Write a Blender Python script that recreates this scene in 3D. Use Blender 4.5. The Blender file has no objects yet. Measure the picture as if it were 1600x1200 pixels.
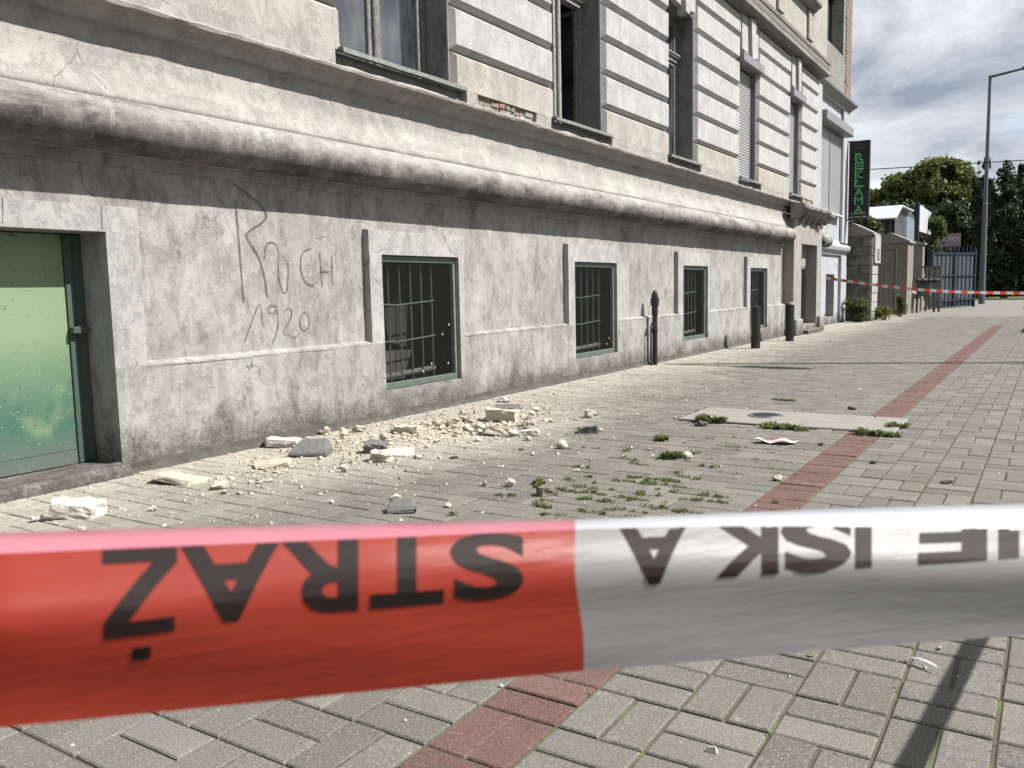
import bpy, bmesh, math, random
import numpy as np
from mathutils import Vector, Matrix, noise
random.seed(7); RNG = np.random.default_rng(7)
R_ = math.radians
sc = bpy.context.scene
# ------------------------------------------------------------------ camera
CH = 0.94
FPX, VPX, VPY, ROLL = 1332.0, 1650.0, 435.6, R_(1.26)
nvec = np.array([math.sin(ROLL), math.cos(ROLL)]); rvec = np.array([math.cos(ROLL), -math.sin(ROLL)])
_o = np.array([VPX - 800.0, VPY - 600.0])
PITCH = math.atan2(-(_o @ nvec), FPX); YAW = math.atan2((_o @ rvec) * math.cos(PITCH), FPX)
cF = Vector((-math.sin(YAW) * math.cos(PITCH), math.cos(YAW) * math.cos(PITCH), -math.sin(PITCH)))
cR = Vector((math.cos(YAW), math.sin(YAW), 0)); cU = cR.cross(cF)
cX = math.cos(ROLL) * cR - math.sin(ROLL) * cU
cY = math.sin(ROLL) * cR + math.cos(ROLL) * cU
cam_d = bpy.data.cameras.new("camera"); cam = bpy.data.objects.new("camera", cam_d)
sc.collection.objects.link(cam); sc.camera = cam
M_ = Matrix((cX, cY, -cF)).transposed().to_4x4(); M_.translation = Vector((0, 0, CH)); cam.matrix_world = M_
cam_d.sensor_width = 36; cam_d.lens = FPX / 1600 * 36; cam_d.clip_start = 0.02; cam_d.clip_end = 3000
cam_d.dof.use_dof = True; cam_d.dof.focus_distance = 7.0; cam_d.dof.aperture_fstop = 13.0
# ------------------------------------------------------------------ world + sun
SUN_AZ, SUN_EL = 20.5, 49.0       # azimuth from +X towards +Y
W = bpy.data.worlds.new("World"); sc.world = W; W.use_nodes = True
wt = W.node_tree; wt.nodes.clear()
def wn(t, **k):
    n = wt.nodes.new(t)
    for a, b in k.items(): setattr(n, a, b)
    return n
sky = wn('ShaderNodeTexSky', sky_type='NISHITA', sun_disc=False, sun_elevation=R_(SUN_EL), sun_rotation=R_(90 - SUN_AZ))
bg = wn('ShaderNodeBackground'); bg.inputs['Strength'].default_value = 0.095
wo = wn('ShaderNodeOutputWorld')
tc = wn('ShaderNodeTexCoord'); sep = wn('ShaderNodeSeparateXYZ'); wt.links.new(tc.outputs['Generated'], sep.inputs[0])
addz = wn('ShaderNodeMath', operation='ADD'); addz.inputs[1].default_value = 0.16; addz.use_clamp = False
mz = wn('ShaderNodeMath', operation='MAXIMUM'); mz.inputs[1].default_value = 0.0
wt.links.new(sep.outputs['Z'], mz.inputs[0]); wt.links.new(mz.outputs[0], addz.inputs[0])
dx = wn('ShaderNodeMath', operation='DIVIDE'); dy = wn('ShaderNodeMath', operation='DIVIDE')
wt.links.new(sep.outputs['X'], dx.inputs[0]); wt.links.new(addz.outputs[0], dx.inputs[1])
wt.links.new(sep.outputs['Y'], dy.inputs[0]); wt.links.new(addz.outputs[0], dy.inputs[1])
cb = wn('ShaderNodeCombineXYZ'); wt.links.new(dx.outputs[0], cb.inputs[0]); wt.links.new(dy.outputs[0], cb.inputs[1])
cb.inputs[2].default_value = 3.4
n1 = wn('ShaderNodeTexNoise'); n1.inputs['Scale'].default_value = 3.2; n1.inputs['Detail'].default_value = 9; n1.inputs['Roughness'].default_value = .55; n1.inputs['Distortion'].default_value = .35
n2 = wn('ShaderNodeTexNoise'); n2.inputs['Scale'].default_value = 4.6; n2.inputs['Detail'].default_value = 8; n2.inputs['Roughness'].default_value = .62; n2.inputs['Distortion'].default_value = .5
mpA = wn('ShaderNodeMapping'); mpA.inputs['Scale'].default_value = (1, 1, 2.0); mpA.inputs['Location'].default_value = (3.3, 1.2, .4); wt.links.new(tc.outputs['Generated'], mpA.inputs[0]); wt.links.new(mpA.outputs[0], n1.inputs['Vector'])
mp = wn('ShaderNodeMapping'); mp.inputs['Location'].default_value = (4.1, 2.3, 1.0); mp.inputs['Scale'].default_value = (1, 1, 1.9); wt.links.new(tc.outputs['Generated'], mp.inputs[0]); wt.links.new(mp.outputs[0], n2.inputs['Vector'])
rc = wn('ShaderNodeValToRGB'); rc.color_ramp.elements[0].position = .28; rc.color_ramp.elements[1].position = .42
wt.links.new(n1.outputs['Fac'], rc.inputs[0])
rd = wn('ShaderNodeValToRGB'); rd.color_ramp.elements[0].position = .34; rd.color_ramp.elements[1].position = .62
rd.color_ramp.elements[0].color = (1.65, 1.95, 2.4, 1); rd.color_ramp.elements[1].color = (4.7, 4.8, 5.0, 1)
wt.links.new(n2.outputs['Fac'], rd.inputs[0])
mixc = wn('ShaderNodeMix', data_type='RGBA'); wt.links.new(rc.outputs[0], mixc.inputs[0])
wt.links.new(sky.outputs[0], mixc.inputs[6]); wt.links.new(rd.outputs[0], mixc.inputs[7])
wt.links.new(mixc.outputs[2], bg.inputs[0]); wt.links.new(bg.outputs[0], wo.inputs[0])
sl = bpy.data.lights.new("sun", 'SUN'); sl.energy = 5.0; sl.angle = R_(0.53); sl.color = (1, .965, .91)
so = bpy.data.objects.new("sun", sl); sc.collection.objects.link(so)
SD = Vector((math.cos(R_(SUN_EL)) * math.cos(R_(SUN_AZ)), math.cos(R_(SUN_EL)) * math.sin(R_(SUN_AZ)), math.sin(R_(SUN_EL))))
so.rotation_euler = SD.to_track_quat('Z', 'Y').to_euler(); so.location = (20, 5, 25)
sc.view_settings.view_transform = 'Standard'; sc.view_settings.look = 'None'
sc.view_settings.exposure = 1.1; sc.view_settings.gamma = 1.0; sc.view_settings.use_curve_mapping = False
# ------------------------------------------------------------------ placement helpers: where a sight line meets a real plane
def ray(px, py):
    a = np.array([px - 800.0, py - 600.0]); u = a @ rvec; v = a @ nvec
    f, cp, sp = FPX, math.cos(PITCH), math.sin(PITCH)
    d0, d1, d2 = u, f * cp - v * sp, -f * sp - v * cp
    c, s = math.cos(YAW), math.sin(YAW)
    return np.array([d0 * c - d1 * s, d0 * s + d1 * c, d2])
def G(px, py, z=0.0):
    d = ray(px, py); p = d * ((z - CH) / d[2]); return (p[0], p[1], z)
def WX(px, py, X):
    d = ray(px, py); p = d * (X / d[0]); return (X, p[1], p[2] + CH)
def WY(px, py, Y):
    d = ray(px, py); p = d * (Y / d[1]); return (p[0], Y, p[2] + CH)
def project(P):
    P = np.asarray(P, float) - np.array([0, 0, CH])
    x = P @ np.array(cX); y = P @ np.array(cY); z = P @ np.array(cF)
    z = np.where(z < .05, .05, z)
    return 800 + FPX * x / z, 600 - FPX * y / z, P @ np.array(cF)
# ------------------------------------------------------------------ object helpers
def prop(o, label=None, cat=None, group=None, kind=None):
    if label: o['label'] = label
    if cat: o['category'] = cat
    if group: o['group'] = group
    if kind: o['kind'] = kind
    return o
def empty(name, loc=(0, 0, 0), label=None, cat=None, group=None, parent=None):
    o = bpy.data.objects.new(name, None); sc.collection.objects.link(o); o.location = loc; o.empty_display_size = .1
    if parent: o.parent = parent
    return prop(o, label, cat, group)
class MB:
    def __init__(s): s.v = []; s.f = []; s.m = []
    def add(s, vs, fs, mi=0):
        b = len(s.v); s.v += [tuple(map(float, v)) for v in vs]
        for f in fs: s.f.append(tuple(i + b for i in f)); s.m.append(mi)
        return s
    def box(s, x0, x1, y0, y1, z0, z1, mi=0):
        return s.add([(x0, y0, z0), (x1, y0, z0), (x1, y1, z0), (x0, y1, z0), (x0, y0, z1), (x1, y0, z1), (x1, y1, z1), (x0, y1, z1)],
                     [(0, 3, 2, 1), (4, 5, 6, 7), (0, 1, 5, 4), (1, 2, 6, 5), (2, 3, 7, 6), (3, 0, 4, 7)], mi)
    def tube(s, pts, rad, seg=10, mi=0, caps=True):
        pts = [Vector(p) for p in pts]; n = len(pts)
        if not hasattr(rad, '__len__'): rad = [rad] * n
        b = len(s.v); prev = None
        for i, p in enumerate(pts):
            t = (pts[min(i + 1, n - 1)] - pts[max(i - 1, 0)]).normalized()
            if prev is None:
                a = Vector((0, 0, 1)) if abs(t.z) < .9 else Vector((1, 0, 0)); u = t.cross(a).normalized()
            else: u = (prev - t * prev.dot(t)).normalized()
            w = t.cross(u); prev = u
            for k in range(seg):
                an = 2 * math.pi * k / seg; q = p + (u * math.cos(an) + w * math.sin(an)) * rad[i]; s.v.append(tuple(q))
        for i in range(n - 1):
            for k in range(seg):
                k2 = (k + 1) % seg; s.f.append((b + i * seg + k, b + i * seg + k2, b + (i + 1) * seg + k2, b + (i + 1) * seg + k)); s.m.append(mi)
        if caps:
            s.f.append(tuple(b + k for k in range(seg))[::-1]); s.m.append(mi)
            s.f.append(tuple(b + (n - 1) * seg + k for k in range(seg))); s.m.append(mi)
        return s
    def prism(s, poly, axis, a0, a1, mi=0):
        # poly: 2-D points; axis 'x','y','z' = extrusion axis
        def P(p, a):
            return {'x': (a, p[0], p[1]), 'y': (p[0], a, p[1]), 'z': (p[0], p[1], a)}[axis]
        n = len(poly); b = [P(p, a0) for p in poly] + [P(p, a1) for p in poly]
        fs = [tuple(range(n))[::-1], tuple(range(n, 2 * n))] + [(i, (i + 1) % n, n + (i + 1) % n, n + i) for i in range(n)]
        return s.add(b, fs, mi)
    def build(s, name, mats, parent=None, smooth=False, bevel=0, fix=True, origin=None, **kw):
        me = bpy.data.meshes.new(name); vv = s.v
        if origin is not None: vv = [(v[0] - origin[0], v[1] - origin[1], v[2] - origin[2]) for v in s.v]
        me.from_pydata(vv, [], s.f)
        if not isinstance(mats, (list, tuple)): mats = [mats]
        for m in mats: me.materials.append(m)
        me.polygons.foreach_set('material_index', s.m)
        if fix or bevel:
            bm = bmesh.new(); bm.from_mesh(me); bmesh.ops.recalc_face_normals(bm, faces=bm.faces)
            if bevel:
                es = [e for e in bm.edges if len(e.link_faces) == 2 and e.calc_face_angle(0) > .6]
                bmesh.ops.bevel(bm, geom=es, offset=bevel, segments=1, affect='EDGES', clamp_overlap=True)
            bm.to_mesh(me); bm.free()
        if smooth: me.shade_smooth()
        o = bpy.data.objects.new(name, me); sc.collection.objects.link(o)
        if origin is not None: o.location = origin
        if parent: o.parent = parent
        if parent and origin is None and parent.location.length > 0: o.location = -parent.location
        return prop(o, **kw)
def chamfer_block(x_back, x_front, y0, y1, z0, z1, c, cl=True, cr=True, jit=.003):
    """facade block: rectangle at x_back, smaller rectangle at x_front"""
    m = MB(); a = c if cl else 0.004; b = c if cr else 0.004
    j = lambda: random.uniform(-jit, jit)
    v = [(x_back, y0, z0), (x_back, y1, z0), (x_back, y1, z1), (x_back, y0, z1),
         (x_front + j(), y0 + a + j(), z0 + c + j()), (x_front + j(), y1 - b + j(), z0 + c + j()), (x_front + j(), y1 - b + j(), z1 - c + j()), (x_front + j(), y0 + a + j(), z1 - c + j())]
    m.add(v, [(4, 5, 6, 7), (0, 1, 5, 4), (1, 2, 6, 5), (2, 3, 7, 6), (3, 0, 4, 7), (0, 3, 2, 1)])
    return m
def extrude(profile, ys, jit=0, seed=0, caps=True, jz=None):
    """profile in (X,z), swept along Y; jit = roughness"""
    m = MB(); n = len(profile)
    for iy, y in enumerate(ys):
        for k, (X, z) in enumerate(profile):
            q = noise.noise(Vector((y * 1.7, k * .35 + seed, seed))) + .6 * noise.noise(Vector((y * 6.1, k * .9, seed + 5))) + .35 * noise.noise(Vector((y * 19., k * 1.7, seed + 9)))
            q2 = noise.noise(Vector((y * 5.3 + 40, k * .8, seed)))
            m.v.append((X + jit * q, y, z + (jit if jz is None else jz) * q2))
    for iy in range(len(ys) - 1):
        for k in range(n - 1):
            a = iy * n + k; m.f.append((a, a + 1, a + n + 1, a + n)); m.m.append(0)
    if caps:
        m.f.append(tuple(range(n))); m.m.append(0)
        m.f.append(tuple(range((len(ys) - 1) * n, len(ys) * n))[::-1]); m.m.append(0)
    return m
# ------------------------------------------------------------------ materials
def mat(name):
    m = bpy.data.materials.new(name); m.use_nodes = True; nt = m.node_tree; nt.nodes.clear()
    out = nt.nodes.new('ShaderNodeOutputMaterial'); b = nt.nodes.new('ShaderNodeBsdfPrincipled'); nt.links.new(b.outputs[0], out.inputs[0])
    return m, nt, b, out
KA = 0.48
class NT:
    def __init__(s, nt): s.t = nt
    def n(s, t, **k):
        x = s.t.nodes.new(t)
        for a, b in k.items(): setattr(x, a, b)
        return x
    def l(s, a, b): s.t.links.new(a, b)
    def pos(s, scale=(1, 1, 1), loc=(0, 0, 0), obj=False):
        if obj: o = s.n('ShaderNodeTexCoord').outputs['Object']
        else: o = s.n('ShaderNodeNewGeometry').outputs['Position']
        mp = s.n('ShaderNodeMapping'); mp.inputs['Scale'].default_value = scale; mp.inputs['Location'].default_value = loc
        s.l(o, mp.inputs[0]); return mp.outputs[0]
    def noise(s, vec, scale, detail=6, rough=.6, dist=0):
        x = s.n('ShaderNodeTexNoise'); x.inputs['Scale'].default_value = scale; x.inputs['Detail'].default_value = detail
        x.inputs['Roughness'].default_value = rough; x.inputs['Distortion'].default_value = dist
        s.l(vec, x.inputs['Vector']); return x.outputs['Fac']
    def ramp(s, f, a, b, ca=0., cb=1.):
        x = s.n('ShaderNodeMapRange'); x.inputs[1].default_value = a; x.inputs[2].default_value = b; x.inputs[3].default_value = ca; x.inputs[4].default_value = cb
        x.interpolation_type = 'SMOOTHSTEP' if False else 'LINEAR'
        s.l(f, x.inputs[0]); return x.outputs[0]
    def mix(s, f, a, b, mode='MIX'):
        x = s.n('ShaderNodeMix', data_type='RGBA', blend_type=mode)
        for i, q in ((0, f), (6, a), (7, b)):
            if isinstance(q, (int, float)): x.inputs[i].default_value = q
            elif isinstance(q, tuple): x.inputs[i].default_value = (q[0] * KA, q[1] * KA, q[2] * KA, 1)
            else: s.l(q, x.inputs[i])
        return x.outputs[2]
    def math(s, op, a, b=0.0, clamp=False):
        x = s.n('ShaderNodeMath', operation=op); x.use_clamp = clamp
        for i, q in ((0, a), (1, b)):
            if isinstance(q, (int, float)): x.inputs[i].default_value = q
            else: s.l(q, x.inputs[i])
        return x.outputs[0]
    def bump(s, h, strength, dist=.01, prev=None):
        x = s.n('ShaderNodeBump'); x.inputs['Strength'].default_value = strength; x.inputs['Distance'].default_value = dist
        s.l(h, x.inputs['Height'])
        if prev is not None: s.l(prev, x.inputs['Normal'])
        return x.outputs[0]
    def xyz(s, obj=False):
        x = s.n('ShaderNodeSeparateXYZ'); s.l(s.pos(obj=obj), x.inputs[0]); return x.outputs
    def cracks(s, vec, scale, width, gate=.5, gs=1.2):
        w = s.n('ShaderNodeTexNoise'); w.inputs['Scale'].default_value = scale * 2.3; w.inputs['Detail'].default_value = 5; s.l(vec, w.inputs['Vector'])
        va = s.n('ShaderNodeVectorMath', operation='MULTIPLY_ADD'); s.l(w.outputs['Color'], va.inputs[0]); va.inputs[1].default_value = (.35 / scale,) * 3; s.l(vec, va.inputs[2])
        v = s.n('ShaderNodeTexVoronoi', feature='DISTANCE_TO_EDGE'); v.inputs['Scale'].default_value = scale; s.l(va.outputs[0], v.inputs['Vector'])
        c = s.ramp(v.outputs['Distance'], width * scale * .4, width * scale, 1, 0)
        g = s.ramp(s.noise(vec, gs, 3), gate, gate + .04, 0, 1)
        return s.math('MULTIPLY', c, g, True)
def plaster(name, light, dark, stain, stain_amt=.6, grime=True, streak=True, crack=True, seed=0, warm=None, chalk=.35, rough=.95, horiz=False, band=None):
    m, nt, b, out = mat(name); N = NT(nt)
    P = N.pos(loc=(seed * 3.1, seed * 1.7, seed)); Pv = N.pos(scale=(1, .16, 1.3) if horiz else (1, 1, .38), loc=(seed, seed * 2.3, 0))
    big = N.noise(P, 1.3, 9, .66, .5); med = N.noise(P, 6.5, 8, .7, .3); fine = N.noise(P, 55, 5, .75); vfine = N.noise(P, 190, 3, .7)
    col = N.mix(N.ramp(big, .36, .64), light, dark)
    if warm: col = N.mix(N.ramp(N.noise(P, 2.4, 6, .7), .48, .70, 0, .8), col, warm)
    col = N.mix(N.ramp(med, .42, .62, 0, .5), col, tuple(c * .78 for c in dark))
    if streak:
        st = N.noise(Pv, 6.5, 9, .72, .5)
        col = N.mix(N.math('MULTIPLY', N.ramp(st, .50, .66), stain_amt), col, stain)
        s2 = N.noise(N.pos(scale=(1, .12, 1) if horiz else (1, 1, .14), loc=(seed + 7, 3, 2)), 17, 6, .65)
        col = N.mix(N.math('MULTIPLY', N.ramp(s2, .56, .74), chalk), col, tuple(min(1, c * 1.22) for c in light))
    col = N.mix(N.math('MULTIPLY', N.ramp(fine, .54, .72), .40), col, stain)
    col = N.mix(N.math('MULTIPLY', N.ramp(fine, .44, .26), .35), col, tuple(min(1, c * 1.22) for c in light))
    col = N.mix(N.math('MULTIPLY', N.ramp(vfine, .60, .68), .45), col, tuple(c * .6 for c in stain))
    hn = N.noise(P, 24, 7, .75)
    lay = N.ramp(N.noise(N.pos(loc=(seed, 4, 9), scale=(1, 1, .7)), 4.2, 12, .84, .3), .47, .50)
    lay2 = N.ramp(N.noise(N.pos(loc=(seed, 14, 3), scale=(1, 1, .6)), 10, 10, .85, .4), .54, .56)
    col = N.mix(N.math('MULTIPLY', lay, .30), col, tuple(min(1, c * 1.15) for c in light)); col = N.mix(N.math('MULTIPLY', lay2, .26), col, tuple(c * .82 for c in dark))
    bmp = N.bump(med, .5, .014); bmp = N.bump(hn, .6, .009, bmp); bmp = N.bump(vfine, .6, .003, bmp); bmp = N.bump(lay, .5, .004, bmp); bmp = N.bump(lay2, -.5, .003, bmp)
    # flakes where the paint skin has come off
    fl = N.ramp(N.noise(N.pos(loc=(seed * 5, 1, 4), scale=(1, 1, .6)), 8.5, 10, .78), .60, .615)
    col = N.mix(N.math('MULTIPLY', fl, .5), col, tuple(c * .74 for c in dark)); bmp = N.bump(fl, -.35, .004, bmp)
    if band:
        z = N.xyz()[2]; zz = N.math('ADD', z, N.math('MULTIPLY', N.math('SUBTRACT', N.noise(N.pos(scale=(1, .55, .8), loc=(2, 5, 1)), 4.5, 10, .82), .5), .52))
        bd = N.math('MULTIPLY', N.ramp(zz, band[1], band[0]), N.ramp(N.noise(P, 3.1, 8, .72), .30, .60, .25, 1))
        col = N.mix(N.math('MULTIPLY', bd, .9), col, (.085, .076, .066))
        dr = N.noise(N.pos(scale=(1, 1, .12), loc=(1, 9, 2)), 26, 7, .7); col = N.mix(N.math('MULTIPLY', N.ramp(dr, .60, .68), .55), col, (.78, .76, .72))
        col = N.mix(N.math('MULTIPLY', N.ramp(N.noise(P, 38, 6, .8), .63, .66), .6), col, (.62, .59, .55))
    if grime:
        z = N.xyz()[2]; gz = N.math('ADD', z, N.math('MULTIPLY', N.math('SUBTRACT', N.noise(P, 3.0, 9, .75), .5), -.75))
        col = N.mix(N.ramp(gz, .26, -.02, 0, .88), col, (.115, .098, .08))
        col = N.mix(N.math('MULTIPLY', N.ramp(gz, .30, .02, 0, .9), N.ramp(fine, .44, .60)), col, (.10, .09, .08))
    if crack:
        c = N.cracks(P, 1.1, .0026, .58, .9); c2 = N.cracks(P, 5.5, .0016, .63, 1.7)
        cc = N.math('MAXIMUM', c, c2)
        col = N.mix(N.math('MULTIPLY', cc, .8), col, (.06, .053, .047)); bmp = N.bump(cc, -.8, .005, bmp)
    N.l(col, b.inputs['Base Color']); b.inputs['Roughness'].default_value = rough; b.inputs['Specular IOR Level'].default_value = .2
    N.l(bmp, b.inputs['Normal']); return m
def simple(name, col, rough=.6, metal=0, var=.25, scale=12, bump=.15, spec=.5, obj=False, col2=None):
    m, nt, b, out = mat(name); N = NT(nt); P = N.pos(obj=obj)
    f = N.noise(P, scale, 6, .65)
    c2 = col2 or tuple(c * (1 - var * 1.6) for c in col)
    c = N.mix(N.ramp(f, .35, .7), col, c2)
    N.l(c, b.inputs['Base Color']); b.inputs['Roughness'].default_value = rough; b.inputs['Metallic'].default_value = metal
    b.inputs['Specular IOR Level'].default_value = spec
    if bump: N.l(N.bump(N.noise(P, scale * 5, 4), bump, .004), b.inputs['Normal'])
    return m
M = {}
M['plinth'] = plaster('plinth_plaster', (.64, .625, .59), (.41, .395, .365), (.165, .152, .135), .74, seed=1, chalk=.7)
M['surround'] = plaster('surround_plaster', (.69, .68, .66), (.55, .545, .53), (.30, .29, .275), .50, seed=2, chalk=.5)
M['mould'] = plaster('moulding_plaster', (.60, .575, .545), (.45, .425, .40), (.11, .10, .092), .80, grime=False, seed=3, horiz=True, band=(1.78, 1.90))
M['slope'] = plaster('ledge_plaster', (.62, .60, .565), (.50, .48, .45), (.26, .24, .22), .50, grime=False, seed=4, horiz=True)
M['wall'] = plaster('wall_plaster', (.66, .63, .575), (.56, .53, .485), (.34, .32, .29), .35, grime=False, seed=5)
M['block'] = plaster('block_plaster', (.74, .735, .72), (.66, .653, .64), (.42, .41, .40), .36, grime=False, seed=6, crack=False)
M['blockb'] = plaster('lower_block_plaster', (.68, .655, .61), (.60, .57, .51), (.36, .335, .305), .5, grime=False, seed=7, warm=(.63, .56, .45), crack=False)
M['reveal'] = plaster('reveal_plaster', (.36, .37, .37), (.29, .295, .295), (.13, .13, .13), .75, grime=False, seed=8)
M['cornice'] = plaster('cornice_plaster', (.46, .445, .415), (.33, .318, .295), (.13, .12, .11), .7, grime=False, seed=9, horiz=True)
M['white'] = plaster('white_painted_plaster', (.68, .70, .745), (.58, .60, .64), (.36, .37, .40), .35, grime=True, seed=10, crack=False)
M['portal'] = plaster('portal_plaster', (.58, .55, .50), (.47, .44, .40), (.25, .23, .21), .5, grime=True, seed=11)
M['stone'] = simple('old_stone', (.30, .29, .26), .95, 0, .45, 6, .6)
M['pillar'] = plaster('pillar_render', (.40, .365, .31), (.33, .30, .255), (.26, .24, .21), .4, grime=False, seed=12, crack=False)
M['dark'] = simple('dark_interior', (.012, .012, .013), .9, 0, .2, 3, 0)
M['iron'] = simple('black_iron', (.018, .018, .02), .45, .0, .3, 25, .3)
M['greenframe'] = simple('green_painted_steel', (.11, .17, .135), .5, 0, .5, 20, .3, col2=(.19, .22, .19))
M['greenedge'] = simple('pale_green_paint', (.36, .42, .30), .6, 0, .3, 20, .3)
M['wood'] = simple('weathered_window_wood', (.34, .33, .315), .8, 0, .5, 30, .5, col2=(.12, .11, .10))
M['woodw'] = simple('flaking_white_wood', (.58, .575, .56), .8, 0, .3, 40, .5, col2=(.22, .2, .18))
M['zinc'] = simple('weathered_sill_metal', (.20, .215, .20), .6, .2, .4, 30, .3, col2=(.34, .36, .33))
M['shutter'] = simple('grey_roller_shutter', (.58, .58, .60), .5, 0, .08, 4, 0)
M['shutterbox'] = simple('shutter_box_metal', (.36, .35, .37), .45, 0, .1, 4, 0)
M['cableblack'] = simple('black_rubber', (.012, .012, .012), .6, 0, .1, 20, 0)
M['steel'] = simple('galvanised_steel', (.20, .21, .235), .55, .2, .2, 12, .1)
M['blue'] = simple('blue_paint', (.015, .04, .10), .45, 0, .15, 10, .1)
M['gate'] = simple('grey_blue_sheet', (.105, .108, .125), .55, 0, .15, 4, .1)
M['bark'] = simple('bark', (.09, .07, .05), .9, 0, .4, 10, .6)
M['timber'] = simple('timber_stake', (.24, .19, .13), .85, 0, .3, 20, .4)
M['concrete'] = simple('pale_concrete', (.40, .385, .35), .9, 0, .3, 9, .4, col2=(.30, .288, .262))
M['asphalt'] = simple('asphalt', (.06, .06, .062), .9, 0, .2, 30, .4)
M['lawn'] = simple('lawn', (.17, .20, .06), .95, 0, .3, 1.2, .4, col2=(.26, .25, .10))
M['whitepanel'] = simple('white_panel', (.78, .80, .84), .5, 0, .03, 2, 0)
M['exbrick'] = simple('exposed_brick', (.42, .21, .13), .95, 0, .3, 25, .6, col2=(.50, .44, .37))
M['oldbrick'] = simple('weathered_brick', (.36, .23, .17), .95, 0, .4, 14, .6, col2=(.40, .34, .28))
M['mortar'] = simple('old_mortar', (.36, .33, .28), .95, 0, .2, 20, .4)
# glass
def glassmat(name, tint=(.75, .82, .88), refl=.18):
    m, nt, b, out = mat(name); N = NT(nt)
    t = N.n('ShaderNodeBsdfTransparent'); t.inputs[0].default_value = (*tint, 1); g = N.n('ShaderNodeBsdfGlossy'); g.inputs['Roughness'].default_value = .03
    fr = N.n('ShaderNodeFresnel'); fr.inputs[0].default_value = 1.5; mx = N.n('ShaderNodeMixShader')
    d = N.n('ShaderNodeBsdfDiffuse'); d.inputs[0].default_value = (.3, .34, .38, 1); mx2 = N.n('ShaderNodeMixShader'); N.l(N.ramp(N.noise(N.pos(scale=(1, 1, .3)), 5, 6), .4, .75, .03, .22), mx2.inputs[0])
    N.l(N.math('ADD', fr.outputs[0], refl, True), mx.inputs[0]); N.l(t.outputs[0], mx.inputs[1]); N.l(g.outputs[0], mx.inputs[2])
    N.l(mx.outputs[0], mx2.inputs[1]); N.l(d.outputs[0], mx2.inputs[2]); N.l(mx2.outputs[0], out.inputs[0]); return m
M['glass'] = glassmat('window_glass')
M['curtain'] = simple('pale_blue_curtain', (.85, .98, 1.1), .9, 0, .2, 6, 0)
# door paint: green paint patches
def doormat():
    m, nt, b, out = mat('green_door_paint'); N = NT(nt); P = N.pos(); z = N.xyz()[2]
    zz = N.math('ADD', z, N.math('MULTIPLY', N.math('SUBTRACT', N.noise(P, 2.2, 5, .6), .5), .28))
    col = N.mix(N.ramp(zz, .35, .78), (.07, .20, .135), (.31, .44, .25))
    col = N.mix(N.ramp(N.noise(P, 2.3, 6, .6), .55, .68, 0, .6), col, (.40, .50, .27))
    col = N.mix(N.ramp(N.noise(N.pos(loc=(4, 2, 1)), 5, 2), .68, .70), col, (.13, .33, .26))
    col = N.mix(N.ramp(N.noise(N.pos(loc=(9, 2, 5), scale=(1, 1, 2)), 4.5, 7, .7), .66, .70), col, (.20, .12, .045))
    v = N.n('ShaderNodeTexVoronoi'); v.inputs['Scale'].default_value = 60; N.l(P, v.inputs['Vector'])
    sp = N.math('MULTIPLY', N.ramp(v.outputs['Distance'], .26, .18), N.ramp(N.noise(P, 30, 2), .52, .58))
    sp = N.math('MULTIPLY', sp, N.ramp(z, .95, .3))
    col = N.mix(sp, col, (.55, .58, .54))
    v2 = N.n('ShaderNodeTexVoronoi'); v2.inputs['Scale'].default_value = 22; N.l(N.pos(loc=(1, 1, 1)), v2.inputs['Vector'])
    col = N.mix(N.math('MULTIPLY', N.ramp(v2.outputs['Distance'], .14, .1), N.ramp(N.noise(P, 9, 2), .5, .54)), col, (.07, .06, .045))
    col = N.mix(N.math('MULTIPLY', N.ramp(zz, .28, .1), .75), col, (.19, .20, .18))
    sc1 = N.ramp(N.noise(N.pos(scale=(1, .5, 3.5), loc=(2, 2, 2)), 11, 9, .8), .60, .64); col = N.mix(N.math('MULTIPLY', sc1, .55), col, (.09, .15, .12))
    rs_ = N.ramp(N.math('ADD', N.noise(N.pos(scale=(1, 1, 1.6), loc=(6, 6, 6)), 6, 10, .8), N.ramp(z, .9, 1.3, 0, .10)), .63, .66); col = N.mix(N.math('MULTIPLY', rs_, .8), col, (.17, .10, .04))
    N.l(col, b.inputs['Base Color']); b.inputs['Roughness'].default_value = .5; N.l(N.bump(N.noise(P, 14, 6), .2, .004), b.inputs['Normal']); return m
M['door'] = doormat()
M['doorframe'] = simple('dark_green_frame_paint', (.055, .12, .10), .55, 0, .4, 18, .3, col2=(.10, .13, .11))
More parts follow.
